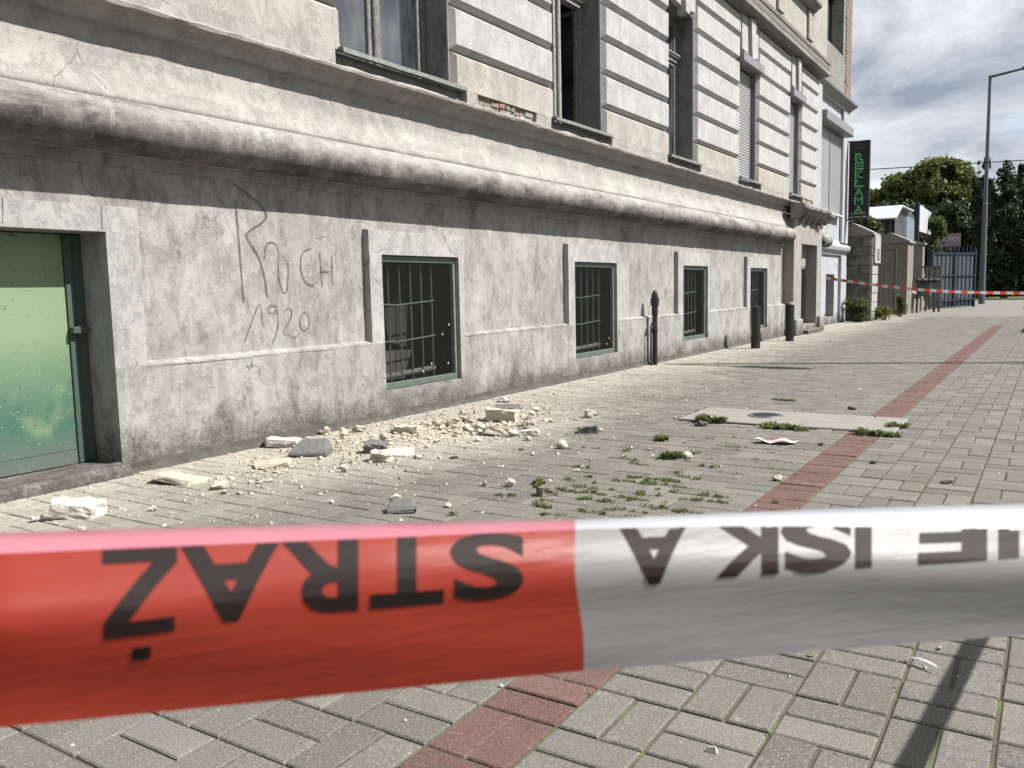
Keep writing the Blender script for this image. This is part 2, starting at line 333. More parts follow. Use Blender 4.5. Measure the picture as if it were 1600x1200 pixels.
# pavers
def dustmask(N):
    x = N.xyz(); P = N.pos()
    # pale plaster dust: strongest along the wall and round the fallen rubble
    d = N.math('ADD', x[0], N.math('MULTIPLY', N.math('SUBTRACT', N.noise(P, 1.7, 6, .65), .5), 2.0))
    wall = N.ramp(d, -2.75, -4.0)
    v = N.n('ShaderNodeVectorMath', operation='DISTANCE'); N.l(N.pos(scale=(1, .42, 0)), v.inputs[0]); v.inputs[1].default_value = (-3.55, 4.5 * .42, 0)
    dd = N.math('ADD', v.outputs['Value'], N.math('MULTIPLY', N.math('SUBTRACT', N.noise(P, 4, 7, .7), .5), 1.2))
    pile = N.ramp(dd, 1.05, .2)
    f = N.math('MULTIPLY', N.math('MAXIMUM', N.math('MULTIPLY', wall, .75), pile), N.ramp(N.noise(P, 26, 5, .7), .3, .58, .45, 1))
    return f
def pavermat(name, ca, cb_, speck):
    m, nt, b, out = mat(name); N = NT(nt); P = N.pos()
    at = N.n('ShaderNodeAttribute', attribute_name='tint'); sp = N.n('ShaderNodeSeparateColor'); N.l(at.outputs['Color'], sp.inputs[0])
    col = N.mix(sp.outputs[0], ca, cb_)
    big = N.noise(P, 2.6, 6, .6); col = N.mix(N.ramp(big, .42, .68, 0, .5), col, tuple(c * .58 for c in ca)); col = N.mix(N.ramp(N.noise(N.pos(loc=(8, 1, 0)), 11, 8, .75), .56, .70, 0, .5), col, tuple(c * .5 for c in ca)); col = N.mix(N.ramp(N.noise(N.pos(loc=(2, 7, 0)), 19, 7, .75), .60, .72, 0, .4), col, (.62, .60, .54))
    g = N.noise(P, 190, 4, .8); g2 = N.noise(N.pos(loc=(3, 3, 3)), 420, 2, .6)
    col = N.mix(N.ramp(g, .54, .64, 0, .75), col, speck)
    col = N.mix(N.ramp(g, .46, .36, 0, .8), col, tuple(c * .35 for c in ca))
    col = N.mix(N.ramp(g2, .66, .70, 0, .6), col, (.62, .6, .56))
    col = N.mix(N.math('MULTIPLY', dustmask(N), .85), col, (.78, .72, .61))
    N.l(col, b.inputs['Base Color']); b.inputs['Roughness'].default_value = .95; b.inputs['Specular IOR Level'].default_value = .2
    bp = N.bump(g, .6, .0025); bp = N.bump(N.noise(P, 35, 5), .3, .004, bp); N.l(bp, b.inputs['Normal']); return m
M['paver'] = pavermat('grey_paver', (.285, .274, .245), (.185, .177, .156), (.54, .52, .47))
M['paver_red'] = pavermat('red_paver', (.235, .138, .120), (.175, .10, .088), (.42, .30, .27))
def jointmat():
    m, nt, b, out = mat('joint_sand'); N = NT(nt); P = N.pos(); x = N.xyz()
    moss = N.ramp(N.noise(P, 7.5, 6, .75), .51, .60)
    side = N.ramp(N.math('ADD', x[0], N.math('MULTIPLY', N.noise(P, .9, 3), .6)), -1.3, -.6, .10, 1)
    near = N.ramp(x[1], 9, 3, .15, 1)
    f = N.math('MULTIPLY', N.math('MULTIPLY', moss, side), near)
    col = N.mix(N.noise(P, 90, 3), (.085, .073, .058), (.20, .17, .13))
    col = N.mix(f, col, (.15, .20, .06))
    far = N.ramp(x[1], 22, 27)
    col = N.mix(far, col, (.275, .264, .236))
    col = N.mix(N.math('MULTIPLY', dustmask(N), .6), col, (.42, .38, .31))
    N.l(col, b.inputs['Base Color']); b.inputs['Roughness'].default_value = 1; N.l(N.bump(N.noise(P, 150, 4), .7, .004), b.inputs['Normal']); return m
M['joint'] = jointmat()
def rubblemat(name, a, c, d):
    m, nt, b, out = mat(name); N = NT(nt); P = N.pos(obj=False)
    col = N.mix(N.ramp(N.noise(P, 30, 6, .7), .35, .65), a, c); col = N.mix(N.ramp(N.noise(P, 110, 3), .58, .7, 0, .7), col, d)
    N.l(col, b.inputs['Base Color']); b.inputs['Roughness'].default_value = .95; N.l(N.bump(N.noise(P, 80, 6, .7), .8, .006), b.inputs['Normal']); return m
M['cream'] = rubblemat('cream_mortar', (.84, .77, .63), (.64, .57, .45), (.40, .35, .28))
M['pale'] = rubblemat('pale_plaster_lump', (.92, .88, .79), (.74, .70, .6), (.5, .46, .38))
M['greyp'] = rubblemat('grey_plaster_shell', (.25, .25, .24), (.15, .152, .148), (.35, .34, .32))
M['olive'] = rubblemat('dirty_lump', (.26, .24, .17), (.18, .165, .12), (.4, .38, .3))
M['darkbit'] = rubblemat('dark_bit', (.06, .05, .04), (.09, .08, .06), (.15, .13, .1))
def leafmat(name, a, c, trans=.35):
    m, nt, b, out = mat(name); N = NT(nt)
    at = N.n('ShaderNodeAttribute', attribute_name='tint'); sp = N.n('ShaderNodeSeparateColor'); N.l(at.outputs['Color'], sp.inputs[0])
    col = N.mix(sp.outputs[0], a, c); N.l(col, b.inputs['Base Color']); b.inputs['Roughness'].default_value = .6; b.inputs['Specular IOR Level'].default_value = .3
    t = N.n('ShaderNodeBsdfTranslucent'); N.l(col, t.inputs[0]); mx = N.n('ShaderNodeMixShader'); mx.inputs[0].default_value = trans
    N.l(b.outputs[0], mx.inputs[1]); N.l(t.outputs[0], mx.inputs[2]); N.l(mx.outputs[0], out.inputs[0]); return m
M['leaf'] = leafmat('tree_leaf', (.15, .20, .05), (.30, .34, .11))
M['leafdark'] = leafmat('dark_leaf', (.026, .042, .018), (.085, .115, .042), .25)
M['leafbush'] = leafmat('bush_leaf', (.08, .13, .03), (.22, .26, .09))
M['leafyellow'] = leafmat('yellow_green_leaf', (.20, .24, .04), (.36, .36, .07))
M['grassblade'] = leafmat('grass_blade', (.20, .27, .08), (.38, .41, .17), .5)
# ------------------------------------------------------------------ ground
def add_tint(me, vals_per_loop):
    a = me.color_attributes.new('tint', 'FLOAT_COLOR', 'CORNER'); arr = np.ones((len(me.loops), 4), np.float32); arr[:, 0] = vals_per_loop; arr[:, 1] = 0; arr[:, 2] = 0
    a.data.foreach_set('color', arr.ravel())
g = MB().add([(-400, -60, -.16), (400, -60, -.16), (400, 900, -.16), (-400, 900, -.16)], [(0, 1, 2, 3)])
g.build('ground', M['lawn'], kind='structure')
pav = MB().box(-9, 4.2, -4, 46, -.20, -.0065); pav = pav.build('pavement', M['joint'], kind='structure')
kb = MB().box(4.203, 4.35, -4, 46, -.2, .0); kb.build('kerb', M['concrete'], kind='structure', bevel=.01)
MB().add([(4.353, -40, -.12), (14, -40, -.12), (14, 300, -.12), (4.353, 300, -.12)], [(0, 1, 2, 3)]).build('road', M['asphalt'], kind='structure')
MB().box(-14, 4.2, 46.003, 47.5, -.15, -.02).build('far_pavement', M['concrete'], kind='structure')
MD = 0.2022; X0 = -1.079; Y0 = 1.524
T = []      # brick transforms: cx, cy, along(bool), red
_unused_slab = [(-2.22, 5.72), (-.84, 5.66), (-.80, 6.28), (-2.16, 6.36)]
def in_slab(x, y): return -2.25 < x < -.80 and 5.68 < y < 6.33
for i in range(-18, 27):
    for j in range(-8, 118):
        xa = X0 + i * MD; ya = Y0 + j * MD
        along = ((i + j) % 2 == 1)
        for k in (0, 1):
            if along: cx, cy = xa + MD * (.25 + .5 * k), ya + MD * .5
            else: cx, cy = xa + MD * .5, ya + MD * (.25 + .5 * k)
            if cx > 4.15: continue
            if cx < -4.22 and cy < 18.5: continue
            if cx < -4.42: continue
            if in_slab(cx, cy): continue
            T.append((cx, cy, along, 1 if (i == 0 and cy < 20.3) else 0))
T = np.array(T, float)
px, py, dep = project(np.c_[T[:, 0], T[:, 1], np.zeros(len(T))])
vis = (dep > .3) & (px > -260) & (px < 1860) & (py < 1500)
T = T[vis]; px, py, dep = px[vis], py[vis], dep[vis]
topy = np.interp(px, [0, 900, 1600], [832, 812, 787]); boty = np.interp(px, [0, 910, 1600], [1137, 1048, 992])
seen = (px > -10) & (px < 1610) & (py < 1215) & ~((py > topy + 10) & (py < boty - 10))
order = np.argsort(np.where(seen, dep, 1e6)); single = set(order[:300].tolist())
BV = .0035
def brick_mesh_verts(cx, cy, along, rnd):
    gap = .0062 if cx < X0 + MD * .5 else .0085
    L, Wd = MD - gap, MD / 2 - gap
    hx, hy = (Wd / 2, L / 2) if along else (L / 2, Wd / 2)
    h = rnd.uniform(-.0022, .0016); tx, ty = rnd.uniform(-.006, .006), rnd.uniform(-.006, .006)
    an = rnd.uniform(-.006, .006); ox, oy = rnd.uniform(-.0012, .0012), rnd.uniform(-.0012, .0012)
    vs = []
    for (q, dz) in ((BV, 0), (0, -BV), (0, -.02)):
        for sx, sy in ((-1, -1), (1, -1), (1, 1), (-1, 1)):
            X, Y = sx * (hx - q), sy * (hy - q)
            vs.append((cx + ox + X * math.cos(an) - Y * math.sin(an), cy + oy + X * math.sin(an) + Y * math.cos(an), h + dz + X * tx + Y * ty))
    return vs
BF = [(0, 1, 2, 3)] + [(4 + k, 4 + (k + 1) % 4, (k + 1) % 4, k) for k in range(4)] + [(8 + k, 8 + (k + 1) % 4, 4 + (k + 1) % 4, 4 + k) for k in range(4)]
rb = random.Random(3)
rest = {0: MB(), 1: MB()}; tints = {0: [], 1: []}
for n_, (cx, cy, al, red) in enumerate(T):
    vs = brick_mesh_verts(cx, cy, bool(al), rb); t = min(1, max(0, rb.gauss(.45, .3)))
    if n_ in single:
        me = bpy.data.meshes.new('paving_brick'); me.from_pydata([(v[0] - cx, v[1] - cy, v[2]) for v in vs], [], BF)
        me.materials.append(M['paver_red'] if red else M['paver']); add_tint(me, t)
        o = bpy.data.objects.new('paving_brick', me); o.location = (cx, cy, 0); sc.collection.objects.link(o); o.parent = pav
    else:
        k = int(red); rest[k].add(vs, BF); tints[k] += [t] * 36
for k, nm in ((0, 'grey_paving'), (1, 'red_paving_strip')):
    o = rest[k].build(nm, M['paver_red'] if k else M['paver'], pav, fix=False, kind='stuff'); add_tint(o.data, np.array(tints[k]))
# wall-side mortar fillet, lawn and far ground
MB().box(-40, 4.2, 47.503, 72, -.15, .03).build('lawn', M['lawn'], kind='structure')
MB().add([(-60, 74, -.11), (4.3, 74, -.11), (4.3, 84, -.11), (-60, 84, -.11)], [(0, 1, 2, 3)]).build('far_road', M['asphalt'], kind='structure')
# access cover: concrete slab of three pieces with an iron cap
ac = empty('access_cover', (-1.5, 6.0, 0), 'pale concrete access cover with round iron cap set in the paving', 'manhole cover')
for (a, b_) in (((-2.235, -1.47)), ((-1.463, -1.03)), ((-1.023, -.815))):
    m = MB(); m.prism([(a, 5.70 + .012 * (a + 2.2)), (b_, 5.70 + .012 * (b_ + 2.2)), (b_, 6.325), (a, 6.325)], 'z', -.006, .012)
    m.build('slab', M['concrete'], ac, bevel=.006)
cp = G(1196, 652); m = MB(); m.tube([(cp[0], cp[1], .011), (cp[0], cp[1], .018)], [.125, .12], 28); icap = m.build('iron_cap', M['steel'], ac)
m = MB(); m.tube([(cp[0], cp[1], .0175), (cp[0], cp[1], .021)], [.09, .088], 24); m.build('cap_boss', M['iron'], icap).location = (0, 0, 0)
# ------------------------------------------------------------------ the old building
B = empty('old_townhouse', (0, 0, 0), 'old townhouse with stained grey plaster plinth, rusticated cream upper wall and green basement windows', 'building')
YL, YP = -3.0, 16.0                       # left end, start of the portal
XF, XS = -4.245, -4.19                    # recessed field plane, surround / base plane
def wallgrid(mb, X, y0, y1, z0, z1, holes, Xin, top=True):
    """front skin with openings and their reveals"""
    ys = sorted({y0, y1, *[h[0] for h in holes], *[h[1] for h in holes]}); zs = sorted({z0, z1, *[h[2] for h in holes], *[h[3] for h in holes]})
    ys = [y for y in ys if y0 <= y <= y1]; zs = [z for z in zs if z0 <= z <= z1]
    for a, b in zip(ys[:-1], ys[1:]):
        for c, d in zip(zs[:-1], zs[1:]):
            if any(h[0] <= a + 1e-6 and b <= h[1] + 1e-6 and h[2] <= c + 1e-6 and d <= h[3] + 1e-6 for h in holes): continue
            mb.add([(X, a, c), (X, b, c), (X, b, d), (X, a, d)], [(0, 1, 2, 3)])
    for h in holes:
        a, b, c, d = h[:4]; xi = h[4] if len(h) > 4 else Xin
        mb.add([(X, a, c), (X, b, c), (X, b, d), (X, a, d), (xi, a, c), (xi, b, c), (xi, b, d), (xi, a, d)], [(0, 1, 5, 4), (1, 2, 6, 5), (3, 0, 4, 7)] + ([(2, 3, 7, 6)] if top else []))
wins = [(4.835, 5.795), (7.832, 8.835), (10.885, 11.84), (13.86, 14.825)]
surr = [(4.70, 5.87), (7.695, 8.91), (10.70, 11.91), (13.685, 14.90)]
WZ0, WZ1 = .215, 1.225
holes = [(a, b, WZ0, WZ1, -4.26) for a, b in wins] + [(1.55, 2.672, .06, 1.292, -4.46)]
# base course (to z .58) + surrounds are flush; the field between is recessed
m = MB(); wallgrid(m, XS, YL, YP + .2, -.12, .575, [(a, b, z0, .575, xi) for a, b, z0, z1, xi in holes], -4.46, False)
m.v = [(x, y, z) for x, y, z in m.v]; m.build('plinth_base', M['plinth'], B)
zt = 1.40
for (a, b), (sa, sb) in zip(wins + [(1.55, 2.672)], surr + [(1.38, 2.865)]):
    top = zt if a > 2 else 1.425; s = MB(); w1 = 1.225 if a > 2 else 1.292; xb_ = -4.26 if a > 2 else -4.46
    # frame in the shape of an arch of three boxes, butted (left jamb, head, right jamb)
    def skin(y0, y1, z0, z1): s.add([(XS, y0, z0), (XS, y1, z0), (XS, y1, z1), (XS, y0, z1)], [(0, 1, 2, 3)])
    skin(sa, a, .575, top); skin(b, sb, .575, top); skin(a, b, w1, top)
    s.add([(XS, sa, .575), (XS, sa, top), (XF - .02, sa, top), (XF - .02, sa, .575)], [(0, 1, 2, 3)])
    s.add([(XS, sb, .575), (XS, sb, top), (XF - .02, sb, top), (XF - .02, sb, .575)], [(0, 1, 2, 3)])
    s.add([(XS, sa, top), (XS, sb, top), (XF - .02, sb, top + .01), (XF - .02, sa, top + .01)], [(0, 1, 2, 3)])
    for q in (a, b): s.add([(XS, q, .575), (XS, q, w1), (xb_, q, w1), (xb_, q, .575)], [(0, 1, 2, 3)])
    s.add([(XS, a, w1), (XS, b, w1), (xb_, b, w1), (xb_, a, w1)], [(0, 1, 2, 3)])
    s.build('window_surround' if a > 2 else 'door_surround', M['surround'], B)
# field panels between surrounds, as fine uneven sheets
edges = [(YL, 1.38), (2.865, 4.70), (5.87, 7.695), (8.91, 10.70), (11.91, 13.685), (14.90, YP + .2)]
def field(y0, y1, z0, z1, X, name, mt, amp=.004, st=.04):
    ny = max(2, int((y1 - y0) / st)); nz = max(2, int((z1 - z0) / st)); m = MB()
    for i in range(ny + 1):
        for j in range(nz + 1):
            y = y0 + (y1 - y0) * i / ny; z = z0 + (z1 - z0) * j / nz
            m.v.append((X + amp * (noise.noise(Vector((y * 1.3, z * 1.3, X))) + .5 * noise.noise(Vector((y * 5, z * 5, 3)))), y, z))
    for i in range(ny):
        for j in range(nz):
            a = i * (nz + 1) + j; m.f.append((a, a + nz + 1, a + nz + 2, a + 1)); m.m.append(0)
    return m.build(name, mt, B, smooth=True)
for a, b in edges: field(a, b, .56, 1.66, XF, 'plinth_field', M['plinth'], .004, .05 if b < 12 else .15)
for (sa, sb) in surr: field(sa, sb, 1.39, 1.66, XF, 'plinth_field', M['plinth'], .004, .08)
field(1.38, 2.865, 1.39, 1.66, XF, 'plinth_field', M['plinth'], .004, .08)
# sloping lip where the field meets the base course, worn and uneven
for a, b in edges:
    n = max(6, int((b - a) / .06)); ys = [a + (b - a) * i / n for i in range(n + 1)]
    extrude([(XF - .01, .600), (XF + .012, .597), (XS + .002, .581), (XS + .003, .568), (XS - .01, .562)], ys, .004, 3).build('sill_course', M['plinth'], B, smooth=False)
# bottom fillet of dirty mortar
ysb = list(np.arange(2.0, YP + .2, .05)); extrude([(XS - .02, .075), (XS + .001, .062), (XS + .005, .03), (XS + .020, -.002), (XS + .012, -.03)], ysb, .009, 8).build('wall_foot', simple('dirty_foot_mortar', (.085, .078, .07), .95, 0, .4, 12, .8, col2=(.17, .155, .135)), B)
# mouldings, swept along the front
def ysn(a, b, st1, st2, mid=8):
    out = [a]
    while out[-1] < b: out.append(out[-1] + (st1 if out[-1] < mid else st2))
    out[-1] = b; return out
ysA = ysn(0.5, YP - .05, .035, .10)
PR_fascia = [(XF - .02, 1.640), (XF + .028, 1.643), (XF + .03, 1.700), (XF + .06, 1.704), (XF + .062, 1.715)]
extrude(PR_fascia, ysA, .002, 11).build('fascia_moulding', M['plinth'], B)
tor = [(-4.17, 1.700)]
for k in range(15):
    t = -math.pi * .5 + math.pi * .94 * k / 14
    tor.append((-4.115 + .125 * math.cos(t), 1.832 + .128 * math.sin(t)))
tor += [(-4.118, 1.950), (-4.14, 1.946)]
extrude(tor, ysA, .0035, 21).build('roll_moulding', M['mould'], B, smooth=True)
slope = [(-4.13, 1.945), (-4.098, 1.957), (-4.098, 1.985), (-4.115, 2.005), (-4.135, 2.05), (-4.16, 2.09), (-4.176, 2.115), (-4.19, 2.16), (-4.197, 2.25), (-4.20, 2.385), (-4.20, 2.42)]
extrude(slope, ysA, .0035, 31).build('sloping_ledge', M['slope'], B, smooth=True)
ledge = [(-4.20, 2.345), (-4.165, 2.355), (-4.15, 2.37), (-4.125, 2.402), (-4.09, 2.416), (-4.05, 2.422), (-4.044, 2.440), (-4.052, 2.451), (-4.20, 2.462)]
extrude(ledge, ysA, .0055, 41, jz=.011).build('string_course', M['slope'], B)
# ---- upper storey: wall behind, openings, rusticated blocks
ups = [(4.46, 5.70, 'win'), (7.355, 8.42, 'open'), (10.25, 11.17, 'win3'), (13.05, 13.97, 'shut'), (15.94, 16.69, 'shut')]
piers = [(2.9, 4.46), (5.70, 7.355), (8.42, 10.25), (11.17, 13.05), (13.97, 15.94), (16.69, 18.08)]
HT = 4.46; XB = -4.178
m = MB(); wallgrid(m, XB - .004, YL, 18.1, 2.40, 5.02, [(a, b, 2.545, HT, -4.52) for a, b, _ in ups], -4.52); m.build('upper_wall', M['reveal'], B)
rows = [(2.57, 2.862), (2.868, 3.215), (3.221, 3.570), (3.576, 3.930), (3.936, 4.295), (4.301, 4.650), (4.656, 4.99)]
for (a, b) in piers:
    for r, (z0, z1) in enumerate(rows):
        ya, yb = a + .012, b - .012
        if r == 5: ya, yb = a + .012, b - .012
        if r == 6: ya, yb = a - .02, b + .02
        mb = chamfer_block(XB, -4.118, ya, yb, z0, z1, .040, jit=.002)
        if r == 0:      # the lowest row has a straight foot
            mb.v[4] = (-4.118, mb.v[4][1], z0); mb.v[5] = (-4.118, mb.v[5][1], z0)
        mb.build('facade_block', M['blockb'] if r == 0 else M['block'], B)
# narrow vertical strip beside each pier (bright edge bead)
for (a, b) in piers:
    MB().box(XB - .03, XB + .012, a + .004, a + .011, 2.55, 4.45).build('corner_bead', M['surround'], B)
# pedestals under the blocks and recessed panels below the sills
pa = 2.0
bound = []
for (a, b, _) in ups: bound.append((a - .10, b + .16))
segs = []; cur = 0.5
for a, b in bound: segs.append((cur, a)); cur = b
segs.append((cur, 18.3))
for q, (a, b) in enumerate(segs):
    if b <= a: continue
    if q == 1:
        chamfer_block(-4.19, -4.112, a, a + .17, 2.458, 2.572, .004).build('pedestal', M['slope'], B)
        chamfer_block(-4.19, -4.112, b - .28, b, 2.458, 2.572, .004).build('pedestal', M['slope'], B)
        rr = random.Random(5); y = a + .175
        while y < b - .30:       # plaster fallen off: rough broken brickwork
            w_ = rr.uniform(.06, .15)
            for (z0, z1) in ((2.456, 2.510), (2.514, 2.568)):
                mm = chamfer_block(-4.19, -4.128 - rr.uniform(0, .03), y, min(y + w_ - .006, b - .285), z0, z1, .006, jit=.006)
                mm.build('broken_brick', rr.choice([M['mortar'], M['exbrick'], M['slope'], M['slope'], M['mortar'], M['wall']]), B)
            y += w_
        MB().box(-4.19, -4.150, a + .172, b - .282, 2.458, 2.571).build('mortar_bed', M['mortar'], B)
    elif q == 5:
        for (c, d, mt) in ((a, a + .1, 'slope'), (a + .105, a + .42, 'exbrick'), (a + .425, a + .8, 'exbrick'), (a + .805, b, 'white')):
            chamfer_block(-4.19, -4.112 - (.02 if mt == 'exbrick' else 0), c, d, 2.458, 2.572, .006, jit=.006).build('pedestal', M[mt], B)
    else:
        chamfer_block(-4.19, -4.112, a, b, 2.458, 2.572, .004).build('pedestal', M['slope'], B)
for (a, b, k) in ups:
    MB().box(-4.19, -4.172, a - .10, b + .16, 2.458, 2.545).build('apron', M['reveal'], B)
    sl_ = MB(); n = 14
    P0 = [(-4.50, 2.585), (-4.075, 2.563), (-4.070, 2.540), (-4.085, 2.540), (-4.088, 2.550), (-4.50, 2.570)]
    ys = [a - .07 + (b + .19 - a) * i / n for i in range(n + 1)]
    # inside the opening it runs to the frame; beside it only the nose shows
    extrude([(-4.165, 2.590), (-4.072, 2.580), (-4.066, 2.548), (-4.076, 2.548), (-4.082, 2.562), (-4.165, 2.572)], ys, .003, 5).build('window_sill', M['zinc'], B)
    MB().box(-4.52, -4.168, a + .002, b - .002, 2.548, 2.566).build('window_sill', M['zinc'], B)
# windows
def window(a, b, kind):
    w = empty('window', (0, 0, 0), parent=B)
    X = -4.41; z0, z1 = 2.567, HT - .005; zt_ = 3.93
    f = MB(); f.box(X - .05, X + .03, a + .003, a + .055, z0, z1); f.box(X - .05, X + .03, b - .055, b - .003, z0, z1)
    f.box(X - .05, X + .03, a + .058, b - .058, z1 - .055, z1); f.build('frame', M['wood'], w, bevel=.006)
    f = MB(); f.box(X - .05, X + .045, a + .058, b - .058, zt_ - .04, zt_ + .05); f.box(X + .045, X + .075, a + .04, b - .04, zt_ + .012, zt_ + .03)
    f.box(X + .045, X + .09, a + .04, b - .04, zt_ + .034, zt_ + .055); f.build('transom', M['woodw'], w, bevel=.004)
    mid = (a + b) / 2
    def sash(y0, y1, c0, c1, nm='casement', mt='wood', ang=0, hinge=None):
        s = MB(); t = .042
        s.box(X - .02, X + .022, y0, y0 + t, c0, c1); s.box(X - .02, X + .022, y1 - t, y1, c0, c1)
        s.box(X - .02, X + .022, y0 + t, y1 - t, c0, c0 + t); s.box(X - .02, X + .022, y0 + t, y1 - t, c1 - t, c1)
        o = s.build(nm, M[mt], w, bevel=.005)
        gl = MB(); gl.box(X - .004, X + .002, y0 + t, y1 - t, c0 + t, c1 - t); gp = gl.build('pane', M['glass'], w)
        if ang:
            for q in (o, gp):
                q.matrix_local = Matrix.Translation((X, hinge, 0)) @ Matrix.Rotation(ang, 4, 'Z') @ Matrix.Translation((-X, -hinge, 0))
    if kind == 'open':
        sash(a + .06, mid - .03, z0 + .006, zt_ - .045, mt='woodw')
        MB().box(X - .03, X + .055, mid - .026, mid + .026, z0 + .004, zt_ - .042).build('mullion', M['woodw'], w, bevel=.01)
        sash(mid + .03, b - .06, z0 + .006, zt_ - .045, ang=R_(-94), hinge=b - .06)
    else:
        sash(a + .06, mid - .03, z0 + .006, zt_ - .045); sash(mid + .03, b - .06, z0 + .006, zt_ - .045)
        MB().box(X - .03, X + .048, mid - .026, mid + .026, z0 + .004, zt_ - .042).build('mullion', M['wood'], w, bevel=.01)
    sash(a + .06, b - .06, zt_ + .055, z1 - .06)
    # curtains and the dark room
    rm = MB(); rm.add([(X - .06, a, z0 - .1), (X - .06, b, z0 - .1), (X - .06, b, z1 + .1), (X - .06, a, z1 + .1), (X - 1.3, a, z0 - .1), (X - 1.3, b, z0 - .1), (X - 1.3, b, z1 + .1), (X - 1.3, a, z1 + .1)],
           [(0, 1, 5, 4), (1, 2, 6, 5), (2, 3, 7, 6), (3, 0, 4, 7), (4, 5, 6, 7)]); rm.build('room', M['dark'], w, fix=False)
    if kind != 'open':
        cm = MB(); n = 60; y0, y1 = a + .02, b - .02
        for i in range(n + 1):
            y = y0 + (y1 - y0) * i / n; x = X - .14 + .022 * math.sin(i * 1.25 + 2 * noise.noise(Vector((i * .2, a, 0)))); cm.v += [(x, y, z0 - .08), (x, y, z1 + .05)]
        for i in range(n): cm.f.append((2 * i, 2 * i + 2, 2 * i + 3, 2 * i + 1)); cm.m.append(0)
        cm.build('curtain', M['curtain'], w, smooth=True, fix=False)
def roller(a, b, z0, z1, X, Xbox, zb0, zb1, ba, bb, half=None):
    s = empty('roller_shutter', (0, 0, 0), parent=B)
    MB().prism([(X - .05, zb0), (Xbox - .015, zb0), (Xbox, zb0 + .012), (Xbox, zb1), (X - .05, zb1 + .02)], 'y', ba, bb).build('shutter_box', M['shutterbox'], s, bevel=.003)
    spans = [(a, b)] if half is None else [(a, half - .012), (half + .012, b)]
    for (c, d) in spans:
        mm = MB(); n = int((zb0 - z0) / .042)
        for k in range(n):
            za = z0 + k * .042; pr = [(X, za), (X + .008, za + .006), (X + .010, za + .020), (X + .007, za + .033), (X - .002, za + .037), (X - .002, za + .042)]
            bidx = len(mm.v)
            for y in (c + .03, d - .03):
                for q in pr: mm.v.append((q[0], y, q[1]))
            for q in range(5): mm.f.append((bidx + q, bidx + q + 6, bidx + q + 7, bidx + q + 1)); mm.m.append(0)
        mm.build('slats', M['shutter'], s, fix=False)
        MB().box(X - .01, X + .016, c, c + .03, z0, zb0 - .002).build('guide_rail', M['shutterbox'], s)
        MB().box(X - .01, X + .016, d - .03, d, z0, zb0 - .002).build('guide_rail', M['shutterbox'], s)
for a, b, k in ups:
    if k in ('win', 'open', 'win3'): window(a, b, k)
    else: roller(a + .004, b - .004, 2.57, HT, -4.255, -4.055, 4.275, 4.41, a - .04, b + .10)
# voussoirs and keystones over each opening
for a, b, k in ups:
    m_ = (a + b) / 2; z0, z1 = HT + .0, 4.992
    w_ = (b - a) + .04
    def vous(p, mt='block', xf=-4.115, nm='voussoir'):
        q = MB(); n = len(p); vs = [(XB, y, z) for y, z in p] + [(xf, *(Vector((y, z)) * .96 + Vector((sum(c[0] for c in p) / n, sum(c[1] for c in p) / n)) * .04)) for y, z in p]
        q.add(vs, [tuple(range(n, 2 * n))] + [(i, (i + 1) % n, n + (i + 1) % n, n + i) for i in range(n)]); q.build(nm, M[mt], B)
    top = [a + .03, a + w_ * .34, a + w_ * .62, b - .03]; bot = [a + .05, a + w_ * .40, a + w_ * .56, b - .05]
    vous([(bot[0], z0 + .02), (bot[1] - .01, z0 - .01), (top[1] - .01, z1), (top[0], z1)])
    vous([(bot[2] + .01, z0 - .01), (bot[3], z0 + .02), (top[3], z1), (top[2] + .01, z1)])
    vous([(bot[1] + .01, z0 - .09), (bot[2] - .01, z0 - .09), (top[2] - .01, z1), (top[1] + .01, z1)], xf=-4.06, nm='keystone')
# main cornice with dentils
ysC = ysn(0.5, 18.25, .25, .12)
corn = [(-4.20, 4.995), (-4.13, 5.0), (-4.12, 5.02), (-3.97, 5.035), (-3.955, 5.05), (-3.955, 5.12), (-3.985, 5.125), (-3.985, 5.235), (-3.945, 5.245), (-3.94, 5.29), (-4.06, 5.32), (-4.20, 5.34)]
extrude(corn, ysC, .003, 51).build('cornice', M['cornice'], B)
dm = MB(); y = 9.0; cnt = 0
while y < 18.2:
    MB().box(-3.988, -3.955, y, y + .045, 5.135, 5.225).build('dentil', M['slope'], B); y += .085; cnt += 1
# upper storey above the cornice
m = MB(); wallgrid(m, -4.17, YL, 18.9, 5.30, 12.0, [(7.6, 8.6, 6.4, 8.4, -4.5), (10.4, 11.3, 6.4, 8.4, -4.5), (13.2, 14.1, 6.4, 8.4, -4.5), (15.8, 16.7, 6.4, 8.4, -4.5)], -4.5); m.build('upper_wall', M['wall'], B)
for c in (7.6, 10.4, 13.2, 15.8):
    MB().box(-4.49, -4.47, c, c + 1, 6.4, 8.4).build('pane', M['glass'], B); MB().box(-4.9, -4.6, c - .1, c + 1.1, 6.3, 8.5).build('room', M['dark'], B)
extrude([(-4.18, 6.10), (-4.10, 6.11), (-4.05, 6.16), (-3.98, 6.20), (-3.975, 6.25), (-4.18, 6.29)], ysn(.5, 17.6, .4, .15), .003, 61).build('upper_string_course', M['cornice'], B)
extrude([(-4.18, 5.50), (-4.15, 5.505), (-4.145, 5.53), (-4.18, 5.54)], ysn(.5, 18.3, .4, .3), .001, 62).build('panel_moulding', M['cornice'], B)
for y in (9.6, 12.4, 15.1, 17.2):
    MB().box(-4.168, -4.12, y, y + .35, 5.56, 6.09).build('pilaster_base', M['slope'], B, bevel=.01)
